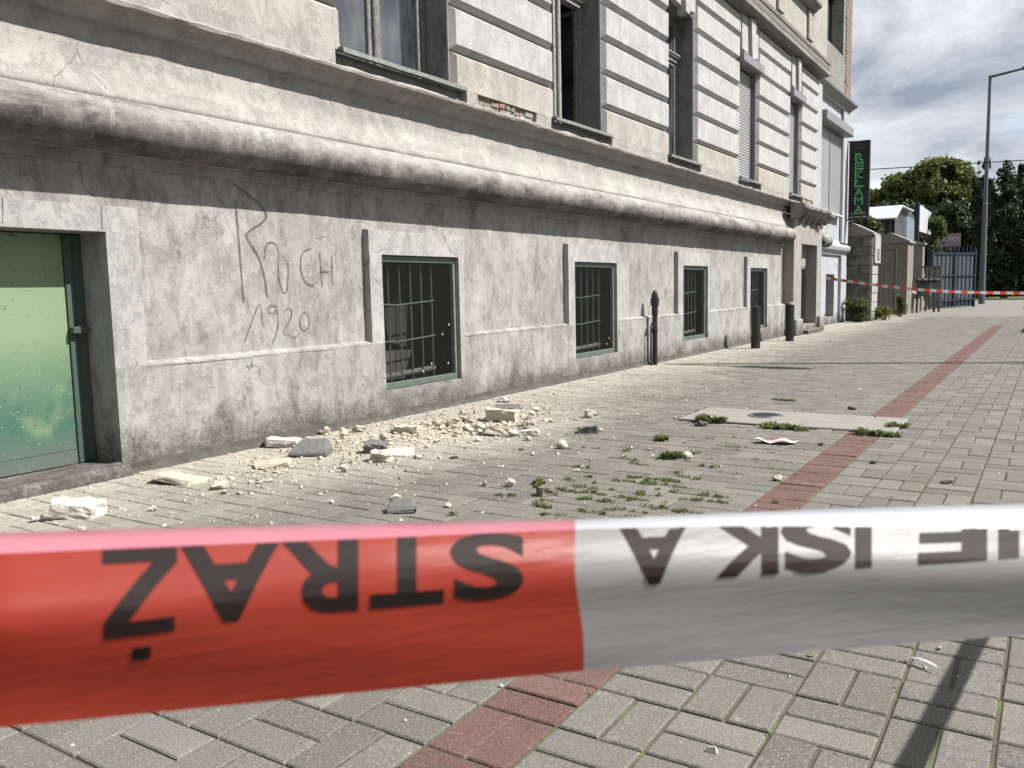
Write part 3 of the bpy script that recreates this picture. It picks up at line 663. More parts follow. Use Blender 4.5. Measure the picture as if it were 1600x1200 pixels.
# main mass of the house behind the skins (kept clear of the openings)
MB().box(-14, -5.9, YL, 22.2, -.1, 12).build('house_body', M['wall'], B)
MB().box(-5.9, -4.2, YL, 22.2, 12.0, 12.2).build('roof_slab', M['cornice'], B)
MB().box(-5.9, -4.22, YL, YL + .2, -.1, 12).build('end_wall', M['wall'], B)
# side faces closing the openings upstairs
# ---- basement windows
def tint_only(): pass
def bwindow(a, b, idx):
    w = empty('basement_window', (0, 0, 0), parent=B); X = -4.236; t = .030
    z0, z1 = WZ0 + .002, WZ1 - .002; a += .002; b -= .002
    MB().box(X - .03, X + .012, a, b, z1 - .05, z1).build('frame', M['greenframe'], w, bevel=.004); MB().box(X - .03, X + .014, a, b, z0, z0 + .048).build('frame', M['greenframe'], w, bevel=.004)
    for (ja, jb) in ((a, a + t), (b - t, b)): MB().box(X - .03, X + .010, ja, jb, z0 + .05, z1 - .052).build('frame', M['greenedge'], w, bevel=.004)
    # wire mesh: expanded-metal diamonds as crossed thin flat wires
    mm = MB(); Xm = X + .004; c0, c1 = z0 + .05, z1 - .05; ya, yb = a + t, b - t; st = .0135 if idx < 2 else .024; wd = .0011 if idx < 2 else .0016
    Hh = c1 - c0; sl = 1.7; n = int(((yb - ya) + Hh / sl) / st) + 1
    for sgn in (1, -1):
        for k in range(n):
            y0 = ya - Hh / sl + k * st if sgn == 1 else ya + k * st
            # line y = y0 + sgn*(z-c0)/sl
            za = c0; zb = c1
            if sgn == 1:
                ys_, ye = y0, y0 + Hh / sl
                if ys_ < ya: za = c0 + (ya - ys_) * sl
                if ye > yb: zb = c0 + (yb - y0) * sl
                P = lambda z: y0 + (z - c0) / sl
            else:
                ys_, ye = y0, y0 - Hh / sl
                if ys_ > yb: za = c0 + (ys_ - yb) * sl
                if ye < ya: zb = c0 + (y0 - ya) * sl
                P = lambda z: y0 - (z - c0) / sl
            if zb - za < .01: continue
            xo = .0015 * sgn
            mm.add([(Xm + xo, P(za) - wd, za), (Xm + xo, P(za) + wd, za), (Xm + xo, P(zb) + wd, zb), (Xm + xo, P(zb) - wd, zb)], [(0, 1, 2, 3)])
    mm.build('wire_mesh', simple('mesh_wire', (.07, .075, .07), .5, .3, .2, 20, 0) if 'meshw' not in M else M['meshw'], w, fix=False, kind='stuff')
    # iron bars bowing behind
    Xb = X - .06; nb = 6; wd_ = (b - a) * .70
    for k in range(nb):
        y = a + .045 + wd_ * k / (nb - 1)
        MB().tube([(Xb, y, z0 + .05), (Xb, y, z1 - .06)], .0065, 6).build('bar', M['greenframe'], w)
    for zc in (z0 + (z1 - z0) * .36, z0 + (z1 - z0) * .64):
        MB().tube([(Xb + .010 , a + .035, zc), (Xb + .012, a + wd_ * .4, zc - .012), (Xb + .010, a + .06 + wd_, zc + .012)], .007, 6).build('cross_bar', M['greenframe'], w)
    MB().tube([(Xb - .02, a + .03, z0 + .085), (Xb - .02, a + .08 + wd_, z0 + .105)], .022, 10).build('pipe', M['greyp'], w)
    # cellar behind
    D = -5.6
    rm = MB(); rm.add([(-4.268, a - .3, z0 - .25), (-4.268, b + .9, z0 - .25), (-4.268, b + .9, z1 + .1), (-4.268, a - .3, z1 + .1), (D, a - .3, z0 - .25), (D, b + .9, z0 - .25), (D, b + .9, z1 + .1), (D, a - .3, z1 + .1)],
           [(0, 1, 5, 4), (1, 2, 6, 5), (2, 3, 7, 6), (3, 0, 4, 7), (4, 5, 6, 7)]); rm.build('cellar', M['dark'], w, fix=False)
    if idx == 0:
        MB().prism([(a + .02, .80), (a + .26, .80), (a + .26, 1.12), (a + .03, 1.13)], 'x', -4.49, -4.47).build('board', simple('grey_board', (.16, .16, .14), .9), w)
        MB().prism([(a + .04, .62), (a + .22, .66), (a + .26, .80), (a + .20, .42), (a + .05, .40)], 'x', -4.46, -4.45).build('board', simple('yellow_board', (.55, .47, .22), .8), w)
        MB().prism([(a + .06, .26), (a + .50, .26), (a + .60, .48), (a + .06, .50)], 'x', -4.45, -4.43).build('board', simple('dun_board', (.15, .135, .11), .9), w)
        MB().prism([(a + .40, .55), (a + .62, .50), (a + .66, .85), (a + .52, .92), (a + .36, .80)], 'x', -4.52, -4.50).build('sack', simple('dark_sack', (.06, .055, .05), .9), w)
M['meshw'] = simple('mesh_wire', (.05, .054, .05), .5, .3, .2, 20, 0)
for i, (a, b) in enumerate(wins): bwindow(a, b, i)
# paper scraps caught behind the mesh of the first windows
rs = random.Random(2)
for (u, v, k) in ((701, 507, 0), (691, 522, 0), (674, 568, 0), (700, 567, 0), (661, 580, 0), (951, 528, 1), (948, 537, 1)):
    p = WX(u, v, -4.228); MB().box(p[0], p[0] + .004, p[1] - .006, p[1] + .006, p[2] - .008, p[2] + .007).build('paper_scrap', M['whitepanel'], B)
# ---- green basement door
D = empty('basement_door', (0, 0, 0), parent=B); XD = -4.42
MB().box(XD - .03, XD, .95, 2.562, .145, 1.285).build('door_leaf', M['door'], D)
MB().box(XD - .03, XD + .002, 0.95, 2.562, .068, .1425).build('kick_plate', M['door'], D)
m = MB(); m.box(XD - .03, XD + .012, 2.566, 2.61, .068, 1.285); m.box(XD - .03, XD + .004, 2.613, 2.668, .068, 1.285); m.build('door_frame', M['doorframe'], D, bevel=.003)
MB().box(XD + .013, XD + .05, 2.565, 2.655, .765, .80).build('hinge', M['doorframe'], D, bevel=.003)
MB().tube([(XD + .03, 2.61, .755), (XD + .03, 2.61, .81)], .012, 8).build('hinge_pin', M['doorframe'], D)
m = MB(); m.box(-4.50, XD - .031, .9, 2.672, .06, 1.292); m.build('door_backing', M['dark'], D)
extrude([(-4.46, .062), (-4.20, .060), (-4.165, .056), (-4.15, .04), (-4.13, -.02)], [1.3 + .05 * i for i in range(29)], .008, 77).build('door_step', M['plinth'], B)
# ---- graffiti strokes on the plinth
gm = simple('graffiti_marker', (.17, .17, .17), .7, 0, .3, 30, 0)
_nt = gm.node_tree; _N = NT(_nt); _b = _nt.nodes['Principled BSDF']; _o = [n for n in _nt.nodes if n.type == 'OUTPUT_MATERIAL'][0]
_t = _N.n('ShaderNodeBsdfTransparent'); _m = _N.n('ShaderNodeMixShader'); _N.l(_N.ramp(_N.noise(_N.pos(), 70, 6, .8), .38, .62, 1.0, .5), _m.inputs[0]); _N.l(_t.outputs[0], _m.inputs[1]); _N.l(_b.outputs[0], _m.inputs[2]); _N.l(_m.outputs[0], _o.inputs[0])
def stroke(pts, w, X, mt, nm='graffiti'):
    P = [Vector(WX(u, v, X)) for u, v in pts]
    # smooth
    for _ in range(2):
        Q = [P[0]]
        for a, b in zip(P[:-1], P[1:]): Q += [a * .75 + b * .25, a * .25 + b * .75]
        Q.append(P[-1]); P = Q
    m = MB(); n = len(P)
    for i, p in enumerate(P):
        t = (P[min(i + 1, n - 1)] - P[max(i - 1, 0)]); t.x = 0; t.normalize(); nn = Vector((0, -t.z, t.y)); ww = w * (.75 + .35 * noise.noise(p * 14))
        m.v += [tuple(p + nn * ww), tuple(p - nn * ww)]
    for i in range(n - 1): m.f.append((2 * i, 2 * i + 1, 2 * i + 3, 2 * i + 2)); m.m.append(0)
    m.build(nm, mt, B, fix=False)
XG = XF + .0065
for pts, w_ in (([(369, 315), (375, 390), (381, 471)], .0075), ([(364, 287), (395, 308), (421, 335), (408, 350), (382, 364), (393, 382), (406, 402), (414, 432), (418, 464)], .0085),
            ([(414, 405), (415, 386), (420, 378), (430, 379), (436, 392), (435, 415), (436, 440), (445, 462), (450, 450), (451, 425), (450, 407)], .006),
            ([(487, 388), (474, 392), (470, 405), (470, 422), (478, 443), (490, 447), (494, 440)], .0062), ([(500, 394), (502, 420), (504, 447)], .0065), ([(501, 425), (510, 424), (517, 424)], .0055), ([(519, 399), (519, 425), (521, 446)], .0065),
            ([(383, 533), (397, 495), (406, 470), (410, 487), (411, 508)], .005), ([(434, 480), (425, 476), (419, 481), (421, 489), (430, 490), (434, 480), (435, 500), (435, 515), (427, 535)], .0055),
            ([(444, 488), (449, 481), (456, 482), (457, 492), (450, 507), (441, 519), (452, 522), (462, 529), (468, 520)], .0055), ([(477, 487), (470, 495), (469, 508), (475, 518), (483, 512), (485, 500), (480, 488), (475, 487)], .0055)):
    stroke(pts, w_ * .82, XG, gm)
# cracks in the plinth as thin dark recess-like strokes
ck = simple('crack_shadow_line', (.05, .045, .04), .95, 0, .2, 20, 0)
for pts in ([(124, 243), (125, 263), (128, 285), (140, 303), (150, 306)], [(0, 280), (14, 290), (28, 297), (38, 302)]):
    stroke(pts, .0016, XG, ck, 'crack')
for pts in ([(158, 320), (159, 340), (160, 360)], [(3, 308), (5, 330), (4, 349)], [(690, 362), (698, 380), (704, 392), (712, 397)]):
    stroke(pts, .002, XS + .0015, ck, 'crack')
# ------------------------------------------------------------------ portal
PX = -4.05; py0, py1 = 16.02, 18.20; oy0, oy1 = 16.58, 17.80; ozt = 1.70
m = MB(); wallgrid(m, PX, py0, py1, 0, 2.16, [(oy0, oy1, .0, ozt, -4.27)], -4.27)
m.add([(PX, py0, 0), (-4.4, py0, 0), (-4.4, py0, 2.16), (PX, py0, 2.16)], [(0, 1, 2, 3)]); m.add([(PX, py1, 0), (-4.6, py1, 0), (-4.6, py1, 2.16), (PX, py1, 2.16)], [(0, 1, 2, 3)])
m.build('portal', M['portal'], B)
for (a, b) in ((py0 - .03, oy0 - .1), (oy1 + .06, py1 + .02)):
    MB().box(PX + .003, PX + .07, a, b, 0, .30).build('pilaster_base', M['portal'], B, bevel=.012)
MB().box(-4.40, PX - .01, oy0, oy1, .0, .16).build('door_step', M['plinth'], B, bevel=.01)
MB().box(PX - .008, PX + .14, oy0 + .02, oy1 - .02, .0, .08).build('door_step', M['plinth'], B, bevel=.01)
dd = empty('entrance_door', (0, 0, 0), parent=B)
MB().box(-4.34, -4.255, oy0 - .05, oy1 + .05, 1.30, ozt + .1).build('door_head', M['portal'], dd)
MB().box(-4.38, -4.33, oy0 + .06, oy1 - .06, .16, 1.24).build('door_leaf', M['iron'], dd)
m = MB(); m.box(-4.37, -4.26, oy0 + .002, oy0 + .06, .162, 1.298); m.box(-4.37, -4.26, oy1 - .06, oy1 - .002, .162, 1.298); m.box(-4.37, -4.26, oy0 + .062, oy1 - .062, 1.242, 1.298); m.build('door_frame', M['wood'], dd)
# broken canopy over the portal
can = MB(); nY = 34
prof = [(-4.06, 2.13), (-4.02, 2.14), (-4.00, 2.17), (-3.94, 2.22), (-3.90, 2.24), (-3.86, 2.29), (-3.80, 2.31), (-3.79, 2.35), (-3.84, 2.385), (-4.06, 2.40)]
rr = random.Random(9)
for iy in range(nY + 1):
    y = 15.78 + (18.50 - 15.78) * iy / nY
    br = max(0, noise.noise(Vector((y * 1.9, 7, 1)))) * .10 + (.05 if y > 17.9 else 0)
    for k, (X, z) in enumerate(prof):
        f = 1 if 1 < k < 9 else 0
        can.v.append((X - f * br + f * .018 * noise.noise(Vector((y * 8, k, 2))), y + .03 * noise.noise(Vector((y, k * .7, 8))), z + f * (.035 * noise.noise(Vector((y * 4, k * .4, 4))) - (.05 if y > 17.6 else 0) * (y - 17.6))))
for iy in range(nY):
    for k in range(len(prof) - 1):
        a = iy * len(prof) + k; can.f.append((a, a + 1, a + len(prof) + 1, a + len(prof))); can.m.append(0)
can.f.append(tuple(range(len(prof)))); can.m.append(0); can.f.append(tuple(range(nY * len(prof), (nY + 1) * len(prof)))); can.m.append(0)
can.build('broken_canopy', M['cornice'], B)
for y in (16.35, 16.8, 17.25, 17.7):
    MB().prism([(-4.05, 2.05), (-3.99, 2.09), (-3.93, 2.19), (-4.05, 2.19)], 'y', y, y + .10).build('console', M['cornice'], B, bevel=.006)
MB().tube([(-4.03, 17.62, 2.0), (-4.0, 17.62, 2.08), (-3.98, 17.62, 2.02), (-4.0, 17.62, 1.94), (-4.03, 17.62, 1.99)], .02, 8).build('ornament', M['portal'], B)
# ------------------------------------------------------------------ end section of the house (white painted)
EX = -4.44
m = MB(); wallgrid(m, EX, 18.05, 22.30, -.1, 1.62, [(20.42, 21.28, .17, 1.16, -4.62)], -4.62); m.build('end_wall', M['white'], B)
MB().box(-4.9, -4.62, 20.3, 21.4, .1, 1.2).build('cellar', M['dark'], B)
MB().tube([(-4.58, 20.6, .2), (-4.58, 20.6, 1.1)], .01, 6).build('bar', M['iron'], B)
m = MB(); wallgrid(m, EX + .02, 18.05, 22.30, 1.9, 5.0, [(19.0, 21.38, 2.50, 4.40, -4.60)], -4.6); m.build('end_wall', M['white'], B)
extrude([(EX, 1.60), (EX + .05, 1.61), (EX + .06, 1.66), (EX + .13, 1.72), (EX + .15, 1.78), (EX + .15, 1.82), (EX + .06, 1.87), (EX + .02, 1.96)], ysn(18.6, 22.38, .1, .1), .003, 71).build('plinth_moulding', M['white'], B)
# returned end of the roll moulding beyond the portal
extrude([(x, z) for x, z in tor], ysn(18.21, 18.95, .1, .08), .004, 22).build('roll_moulding', M['mould'], B, smooth=True)
extrude([(x, z) for x, z in slope], ysn(18.21, 18.80, .1, .08), .003, 23).build('sloping_ledge', M['slope'], B, smooth=True)
extrude([(x, z) for x, z in slope], ysn(YP - .04, 18.2, .1, .1), .003, 24).build('sloping_ledge', M['slope'], B, smooth=True)
extrude(ledge, ysn(YP - .04, 18.85, .1, .08), .004, 25).build('string_course', M['slope'], B)
MB().box(-4.42, -4.21, 18.1, 18.75, 1.4, 5.0).build('return_wall', M['white'], B)
MB().box(-4.42, -4.25, 18.1, 18.55, 0, 1.66).build('return_wall', M['portal'], B)
roller(19.02, 21.36, 2.53, 4.4, -4.36, -4.12, 4.33, 4.52, 18.80, 21.55, half=20.15)
MB().box(-4.42, -4.27, 18.98, 21.40, 2.475, 2.52).build('window_sill', M['whitepanel'], B, bevel=.006)
MB().box(EX + .023, EX + .09, 21.62, 22.32, 1.9, 4.98).build('corner_pilaster', M['white'], B, bevel=.01)
MB().box(EX + .003, EX + .07, 21.72, 22.32, -.02, 1.6).build('corner_pilaster', M['white'], B, bevel=.01)
extrude([(EX, 4.985), (EX + .05, 4.99), (EX + .07, 5.05), (EX + .17, 5.12), (EX + .24, 5.15), (EX + .25, 5.20), (EX, 5.24)], ysn(18.26, 22.42, .2, .2), .002, 72).build('end_cornice', M['shutterbox'], B)
# end section upstairs: plaster, big window, brick corner
m = MB(); wallgrid(m, EX + .05, 18.26, 22.0, 5.22, 12, [(19.75, 21.55, 6.2, 8.8, -4.75)], -4.75); m.build('upper_wall', M['cornice'], B)
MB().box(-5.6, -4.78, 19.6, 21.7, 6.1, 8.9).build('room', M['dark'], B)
for a, b in ((19.78, 20.3), (20.36, 20.88), (20.94, 21.5)):
    MB().box(-4.70, -4.69, a + .03, b - .03, 6.25, 7.45).build('pane', M['glass'], B); MB().box(-4.70, -4.69, a + .03, b - .03, 7.6, 8.7).build('pane', M['glass'], B)
for c in (19.75, 20.30, 20.88, 21.50): MB().box(-4.72, -4.66, c, c + .055, 6.2, 8.8).build('mullion', M['iron'], B)
MB().box(-4.72, -4.60, 19.75, 21.55, 7.47, 7.58).build('transom', M['iron'], B)
# exposed brick corner: courses of single bricks
kz = 0; zc = 5.24
while zc < 9.4:
    y = 21.95 + (.0 if kz % 2 else .06)
    yy = 21.78 + .10 * noise.noise(Vector((0, zc * 2, 0))) + (.06 if kz % 2 else 0)
    while yy < 22.40:
        w_ = min(.12 if kz % 2 else .24, 22.43 - yy)
        if w_ > .04: MB().box(EX + .0 , EX + .062 + .012 * random.random(), yy, yy + w_ - .008, zc, zc + .062).build('brick', M['oldbrick'], B)
        yy += w_
    zc += .072; kz += 1
MB().box(EX - .03, EX + .048, 21.9, 22.40, 5.23, 12).build('mortar_bed', M['mortar'], B)
# blue scribble on the white plinth
bm_ = simple('blue_marker', (.05, .16, .42), .6, 0, .2, 20, 0)
for pts in ([(1307, 411), (1310, 425), (1314, 432), (1311, 415)], [(1311, 432), (1314, 415), (1316, 430), (1317, 418)]): stroke(pts, .009, EX + .004, bm_)
# ------------------------------------------------------------------ hanging sign
SY = 22.1; sx0, sx1, sz0, sz1 = -4.31, -3.845, 2.47, 4.315
S = empty('hanging_sign', (sx0, SY, 3.4), 'tall black REKLAMA sign with green letters sticking out from the house corner', 'sign')
MB().box(sx0, sx1, SY - .04, SY + .06, sz0, sz1).build('sign_box', simple('black_sign_face', (.008, .009, .009), .7, 0, .1, 5, 0), S, bevel=.008)
m = MB(); m.box(-4.42, sx0 + .1, SY - .01, SY + .03, sz1 - .012, sz1 + .015); m.box(-4.42, sx0 + .1, SY - .01, SY + .03, sz0 - .02, sz0 + .008); m.build('bracket', M['iron'], S)
def text_mesh(txt, size=1.0, bold=0.0):
    cu = bpy.data.curves.new('t', 'FONT'); cu.body = txt; cu.size = size; cu.offset = bold; cu.resolution_u = 5
    o = bpy.data.objects.new('t', cu); sc.collection.objects.link(o); bpy.context.view_layer.update()
    dg = bpy.context.evaluated_depsgraph_get(); me = bpy.data.meshes.new_from_object(o.evaluated_get(dg))
    vs = [v.co.copy() for v in me.vertices]; fs = [tuple(p.vertices) for p in me.polygons]
    bpy.data.objects.remove(o); bpy.data.curves.remove(cu); bpy.data.meshes.remove(me)
    return vs, fs
grn = simple('sign_green', (.20, .85, .34), .5, 0, .05, 5, 0); gry = simple('sign_grey_print', (.7, .8, .72), .5, 0, .05, 5, 0)
def letter_on_sign(ch, x0, x1, z0, z1, mt, bold=.03):
    vs, fs = text_mesh(ch, 1, bold); xs = [v.x for v in vs]; ys = [v.y for v in vs]
    m = MB(); m.add([(x0 + (v.x - min(xs)) / (max(xs) - min(xs)) * (x1 - x0), SY - .0425, z0 + (v.y - min(ys)) / (max(ys) - min(ys)) * (z1 - z0)) for v in vs], fs)
    m.build('lettering', mt, S, fix=False)
zt_ = 4.02; lh = .175; 
for i, ch in enumerate('REKLAMA'):
    z1_ = zt_ - i * .205; cx_ = (sx0 + sx1) / 2
    letter_on_sign(ch, cx_ - .095, cx_ + .10, z1_ - lh, z1_, grn, .035)
    letter_on_sign(ch, cx_ - .065, cx_ + .07, z1_ - lh + .03, z1_ - .03, simple('sign_dark_inline', (.02, .06, .03), .5, 0, 0, 5, 0) if 'inl' not in M else M['inl'], -.01)
letter_on_sign('414 04 29', sx0 + .05, sx1 - .08, 2.585, 2.625, gry, .02); letter_on_sign('505 042 780', sx0 + .02, sx1 - .04, 2.50, 2.54, gry, .02)
m = MB(); sp_ = []
for k in range(60):
    t = k / 59 * 4.2 * math.pi; r = .03 + .115 * k / 59; sp_.append(((sx0 + sx1) / 2 + r * math.cos(t), SY - .043, 4.19 + .55 * r * math.sin(t)))
for k in range(59):
    a, b = Vector(sp_[k]), Vector(sp_[k + 1]); d = (b - a).normalized(); n_ = Vector((-d.z, 0, d.x)) * .006
    m.add([tuple(a + n_), tuple(a - n_), tuple(b - n_), tuple(b + n_)], [(0, 1, 2, 3)])
m.build('swirl_emblem', simple('dull_red_print', (.16, .08, .08), .5, 0, 0, 5, 0), S, fix=False)
# ------------------------------------------------------------------ street furniture
c = G(1023.5, 570)
SP = empty('standpipe', (c[0], c[1], 0), 'thin black iron standpipe with a tap head standing against the plinth', 'pipe')
x, y = c[0], c[1]
MB().tube([(x, y, -.02), (x, y, .66)], .031, 14).build('pipe', M['iron'], SP, smooth=False)
MB().tube([(x, y, .40), (x, y, .44), (x, y, .45)], [.037, .037, .033], 14).build('collar', M['iron'], SP)
MB().tube([(x, y, .60), (x, y, .62), (x, y, .72)], [.034, .038, .038], 14).build('sleeve', M['iron'], SP)
MB().tube([(x, y, .72), (x, y, .725), (x, y, .82), (x, y, .825)], [.045, .052, .052, .04], 12).build('head', M['iron'], SP)
MB().tube([(x, y, .825), (x, y, .835), (x, y, .875), (x, y, .89), (x, y, .905)], [.03, .038, .036, .02, .018], 10).build('cap', M['iron'], SP)
MB().tube([(x - .01, y - .095, -.01), (x - .01, y - .095, .47), (x - .01, y - .075, .495), (x, y - .03, .50)], .012, 8).build('side_pipe', M['iron'], SP)
MB().tube([(x, y - .055, .475), (x, y - .055, .52)], .024, 10).build('joint', M['iron'], SP)
for k, (u, v, hgt, lab) in enumerate(((1176.5, 544.5, .625, 'nearer black bollard, with a flat cap, standing in front of the fourth basement window'), (1230.5, 533, .64, 'farther black bollard, with a domed grey cap, standing before the portal'))):
    c = G(u, v); c = (c[0] + .02, c[1] + .06)
    o = empty('bollard', (c[0], c[1], 0), lab, 'bollard', 'black bollards along the house wall')
    MB().tube([(c[0], c[1], -.02), (c[0], c[1], hgt - .03)], .068, 20).build('post', M['iron'], o)
    if k == 0: MB().tube([(c[0], c[1], .14), (c[0], c[1], .145), (c[0], c[1], .17)], [.07, .073, .073], 20).build('band', M['iron'], o); MB().tube([(c[0], c[1], hgt - .03), (c[0], c[1], hgt)], [.075, .073], 20).build('cap', M['iron'], o)
    else: MB().tube([(c[0], c[1], hgt - .03), (c[0], c[1], hgt - .01), (c[0], c[1], hgt + .015)], [.072, .06, .03], 20).build('cap', M['steel'], o)
def lamp(x, y, lab, H=9.1, s=1.0):
    o = empty('street_lamp', (x, y, 0), lab, 'street lamp', 'tall steel street lamps')
    MB().tube([(x, y, -.1), (x, y, 4.0), (x, y, 4.02), (x, y, H)], [.125, .09, .078, .055], 12).build('pole', M['steel'], o)
    MB().tube([(x, y, H - .05), (x + 1.1, y, H + .10)], [.055, .045], 10).build('arm', M['steel'], o)
    MB().prism([(x + 1.08, H + .06), (x + 1.7, H + .14), (x + 1.95, H + .19), (x + 1.7, H + .22), (x + 1.08, H + .17)], 'y', y - .13, y + .13).build('lamp_head', M['steel'], o, bevel=.02)
    return o
c = G(1537, 473.5); lamp(c[0], 39.5, 'tall grey steel street lamp rising at the far end of the pavement', 8.95)
tn = math.tan(R_(SUN_EL)); H2 = 8.6
lx, ly = -4.05 + H2 / tn * math.cos(R_(SUN_AZ)), 9.86 + H2 / tn * math.sin(R_(SUN_AZ))
lamp(lx, ly, 'tall grey street lamp out by the kerb whose shadow crosses the paving', H2)
# ------------------------------------------------------------------ yard beyond the house
def pillar(name, pts_y, x0, x1, y0, y1, h, hr, mt, lab, capmt='concrete'):
    o = empty(name, ((x0 + x1) / 2, y0, 0), lab, 'gate pillar')
    MB().box(x0, x1, y0, y1, -.1, h).build('shaft', M[mt], o)
    xm = (x0 + x1) / 2
    MB().prism([(x0 - .06, h + .003), (x1 + .06, h + .003), (x1 + .06, h + .05), (xm, hr), (x0 - .06, h + .05)], 'y', y0 - .06, y1 + .06).build('gable_cap', M[capmt], o)
    return o
p1 = pillar('stone_pillar', None, -4.75, -3.84, 22.55, 23.35, 2.10, 2.42, 'mortar', 'old stone gate pillar with gabled cap next to the house corner')
rr = random.Random(4)
zc = 0.0
for r in range(9):
    h_ = .225; xx = -4.75 - (rr.random() * .2); 
    while xx < -3.85:
        w_ = rr.uniform(.24, .42); a = max(xx, -4.75); b = min(xx + w_, -3.845)
        if b - a > .06: chamfer_block(0, .03, 0, 1, 0, 1, .1); q = MB(); q.box(a + .006, b - .006, 22.515 + rr.uniform(0, .015), 22.56, zc + .006, zc + h_ - .006); q.build('stone', M['stone'], p1, bevel=.008)
        xx += w_
    for (a, b) in ((22.56, 22.93), (22.935, 23.34)):
        q = MB(); q.box(-3.845, -3.815 + rr.uniform(0, .01), a + .004, b - .004, zc + .006, zc + h_ - .006); q.build('stone', M['surround'], p1, bevel=.008)
    zc += h_ + .003
MB().box(-3.812, -3.76, 22.60, 23.36, 1.42, 2.10).build('plaster_patch', M['surround'], p1, bevel=.006)
MB().box(-3.758, -3.745, 22.9, 23.15, 1.50, 1.78).build('plate', M['cornice'], p1)
c = WY(1398, 480, 27.4); d = WY(1416, 480, 27.4)
pillar('gate_pillar', None, d[0] - .95, d[0], 27.4, 28.5, 2.08, 2.40, 'pillar', 'beige rendered gate pillar with gabled cap behind the tape')
e = WY(1439, 480, 30.2)
pillar('gate_pillar', None, e[0] - .62, e[0], 30.2, 30.7, 2.12, 2.28, 'pillar', 'narrow beige gate pillar beside the blue posts')
lw = empty('low_wall', (-3.7, 29, 0), 'low cream wall with a pitched coping between two gate pillars', 'wall')
MB().box(-3.98, -3.66, 28.52, 30.18, -.1, .48).build('wall', M['pillar'], lw); MB().prism([(-4.02, .483), (-3.60, .483), (-3.60, .56), (-3.98, .72)], 'y', 28.52, 30.18).build('coping', M['concrete'], lw)
# iron gate leaf
fy = 25.2; fa = WY(1368, 480, fy)[0]; fb = WY(1396, 480, fy)[0]
fg = empty('iron_gate', (fb, fy, 0), 'grey iron bar gate between the stone pillar and the beige pillar', 'gate')
for z in (.26, 1.78): MB().box(fa, fb, fy - .02, fy + .02, z, z + .05).build('rail', M['steel'], fg)
nbar = 5
for k in range(nbar):
    X = fa + (fb - fa) * (k + .1) / (nbar - .8); MB().box(X - .012, X + .012, fy - .045, fy - .022, .2, 2.12).build('bar', M['steel'], fg)
MB().box(fb - .0, fb + .045, fy - .02, fy + .02, .2, 1.86).build('frame_stile', M['steel'], fg)
# dark shed with bright metal roof
SH = 36.0; ax = WY(1352, 344, SH); bx = WY(1401, 342, SH); hx = WY(1405, 324, SH); ex = WY(1417, 340, SH)
o = empty('metal_shed', (bx[0], SH, 0), 'dark corrugated shed with a bright sheet-metal roof behind the pillars', 'shed')
wx0, wx1 = ax[0] - 2.0, bx[0] - .15
MB().box(wx0, wx1, SH + .25, SH + 5, 0, bx[2] + .1).build('wall', simple('dark_corrugated', (.035, .045, .05), .6, 0, .2, 5, 0), o)
for k in range(16):
    X = wx1 - .1 - k * .22; MB().box(X - .03, X + .03, SH + .20, SH + .248, 0, bx[2] - .02).build('corrugation', M['gate'], o)
MB().add([(wx0, SH - .1, bx[2] - .02), (bx[0], SH - .1, bx[2]), (hx[0], SH + 1.0, hx[2] + .12), (wx0, SH + 1.0, hx[2] + .10), (wx0, SH - .1, bx[2] + .03), (bx[0], SH - .1, bx[2] + .05), (hx[0], SH + 1.0, hx[2] + .17), (wx0, SH + 1.0, hx[2] + .15)],
         [(0, 1, 2, 3), (4, 5, 6, 7), (0, 1, 5, 4), (1, 2, 6, 5), (2, 3, 7, 6), (3, 0, 4, 7)]).build('roof', M['whitepanel'], o)
g2 = WY(1427, 341, SH + 5); g1 = WY(1424, 326, SH + 5)
MB().add([(bx[0] - .1, SH + .25, 0), (bx[0] - .1, SH + .25, bx[2]), (hx[0] - .05, SH + 1, hx[2] + .1), (g1[0], SH + 4.5, g1[2]), (g2[0], SH + 5.5, g2[2]), (g2[0], SH + 5.5, 0)], [(0, 1, 2, 3, 4, 5)])  .build('gable_panel', M['gate'], o, fix=False)
MB().box(wx0, hx[0], SH + 1.0, SH + 4, hx[2] + .10, hx[2] + .16).build('roof_top', M['whitepanel'], o)
# billboard
def at_y(u, v, Y): return WY(u, v, Y)
y1_, y2_ = 30.9, 35.6
a = at_y(1433.5, 316, y1_); b = at_y(1454.5, 328, y2_); o = empty('billboard', (a[0], y1_, 0), 'blank white billboard on blue posts', 'billboard')
MB().box(a[0] - .07, a[0] + .07, y1_ - .1, y1_, 0, a[2]).build('post', M['blue'], o); MB().box(b[0] - .08, b[0] + .08, y2_ + .003, y2_ + .1, 0, b[2]).build('post', M['blue'], o)
za0 = at_y(1436, 361, y1_)[2]; zb0 = at_y(1452, 367, y2_)[2]
MB().add([(a[0] + .08, y1_ + .02, za0), (b[0] + .02, y2_, zb0), (b[0] + .02, y2_, b[2] - .1), (a[0] + .08, y1_ + .02, a[2] - .08), (a[0] + .04, y1_ + .02, za0), (b[0] - .03, y2_, zb0), (b[0] - .03, y2_, b[2] - .1), (a[0] + .04, y1_ + .02, a[2] - .08)],
         [(0, 1, 2, 3), (4, 5, 6, 7), (0, 1, 5, 4), (1, 2, 6, 5), (2, 3, 7, 6), (3, 0, 4, 7)]).build('panel', M['whitepanel'], o)
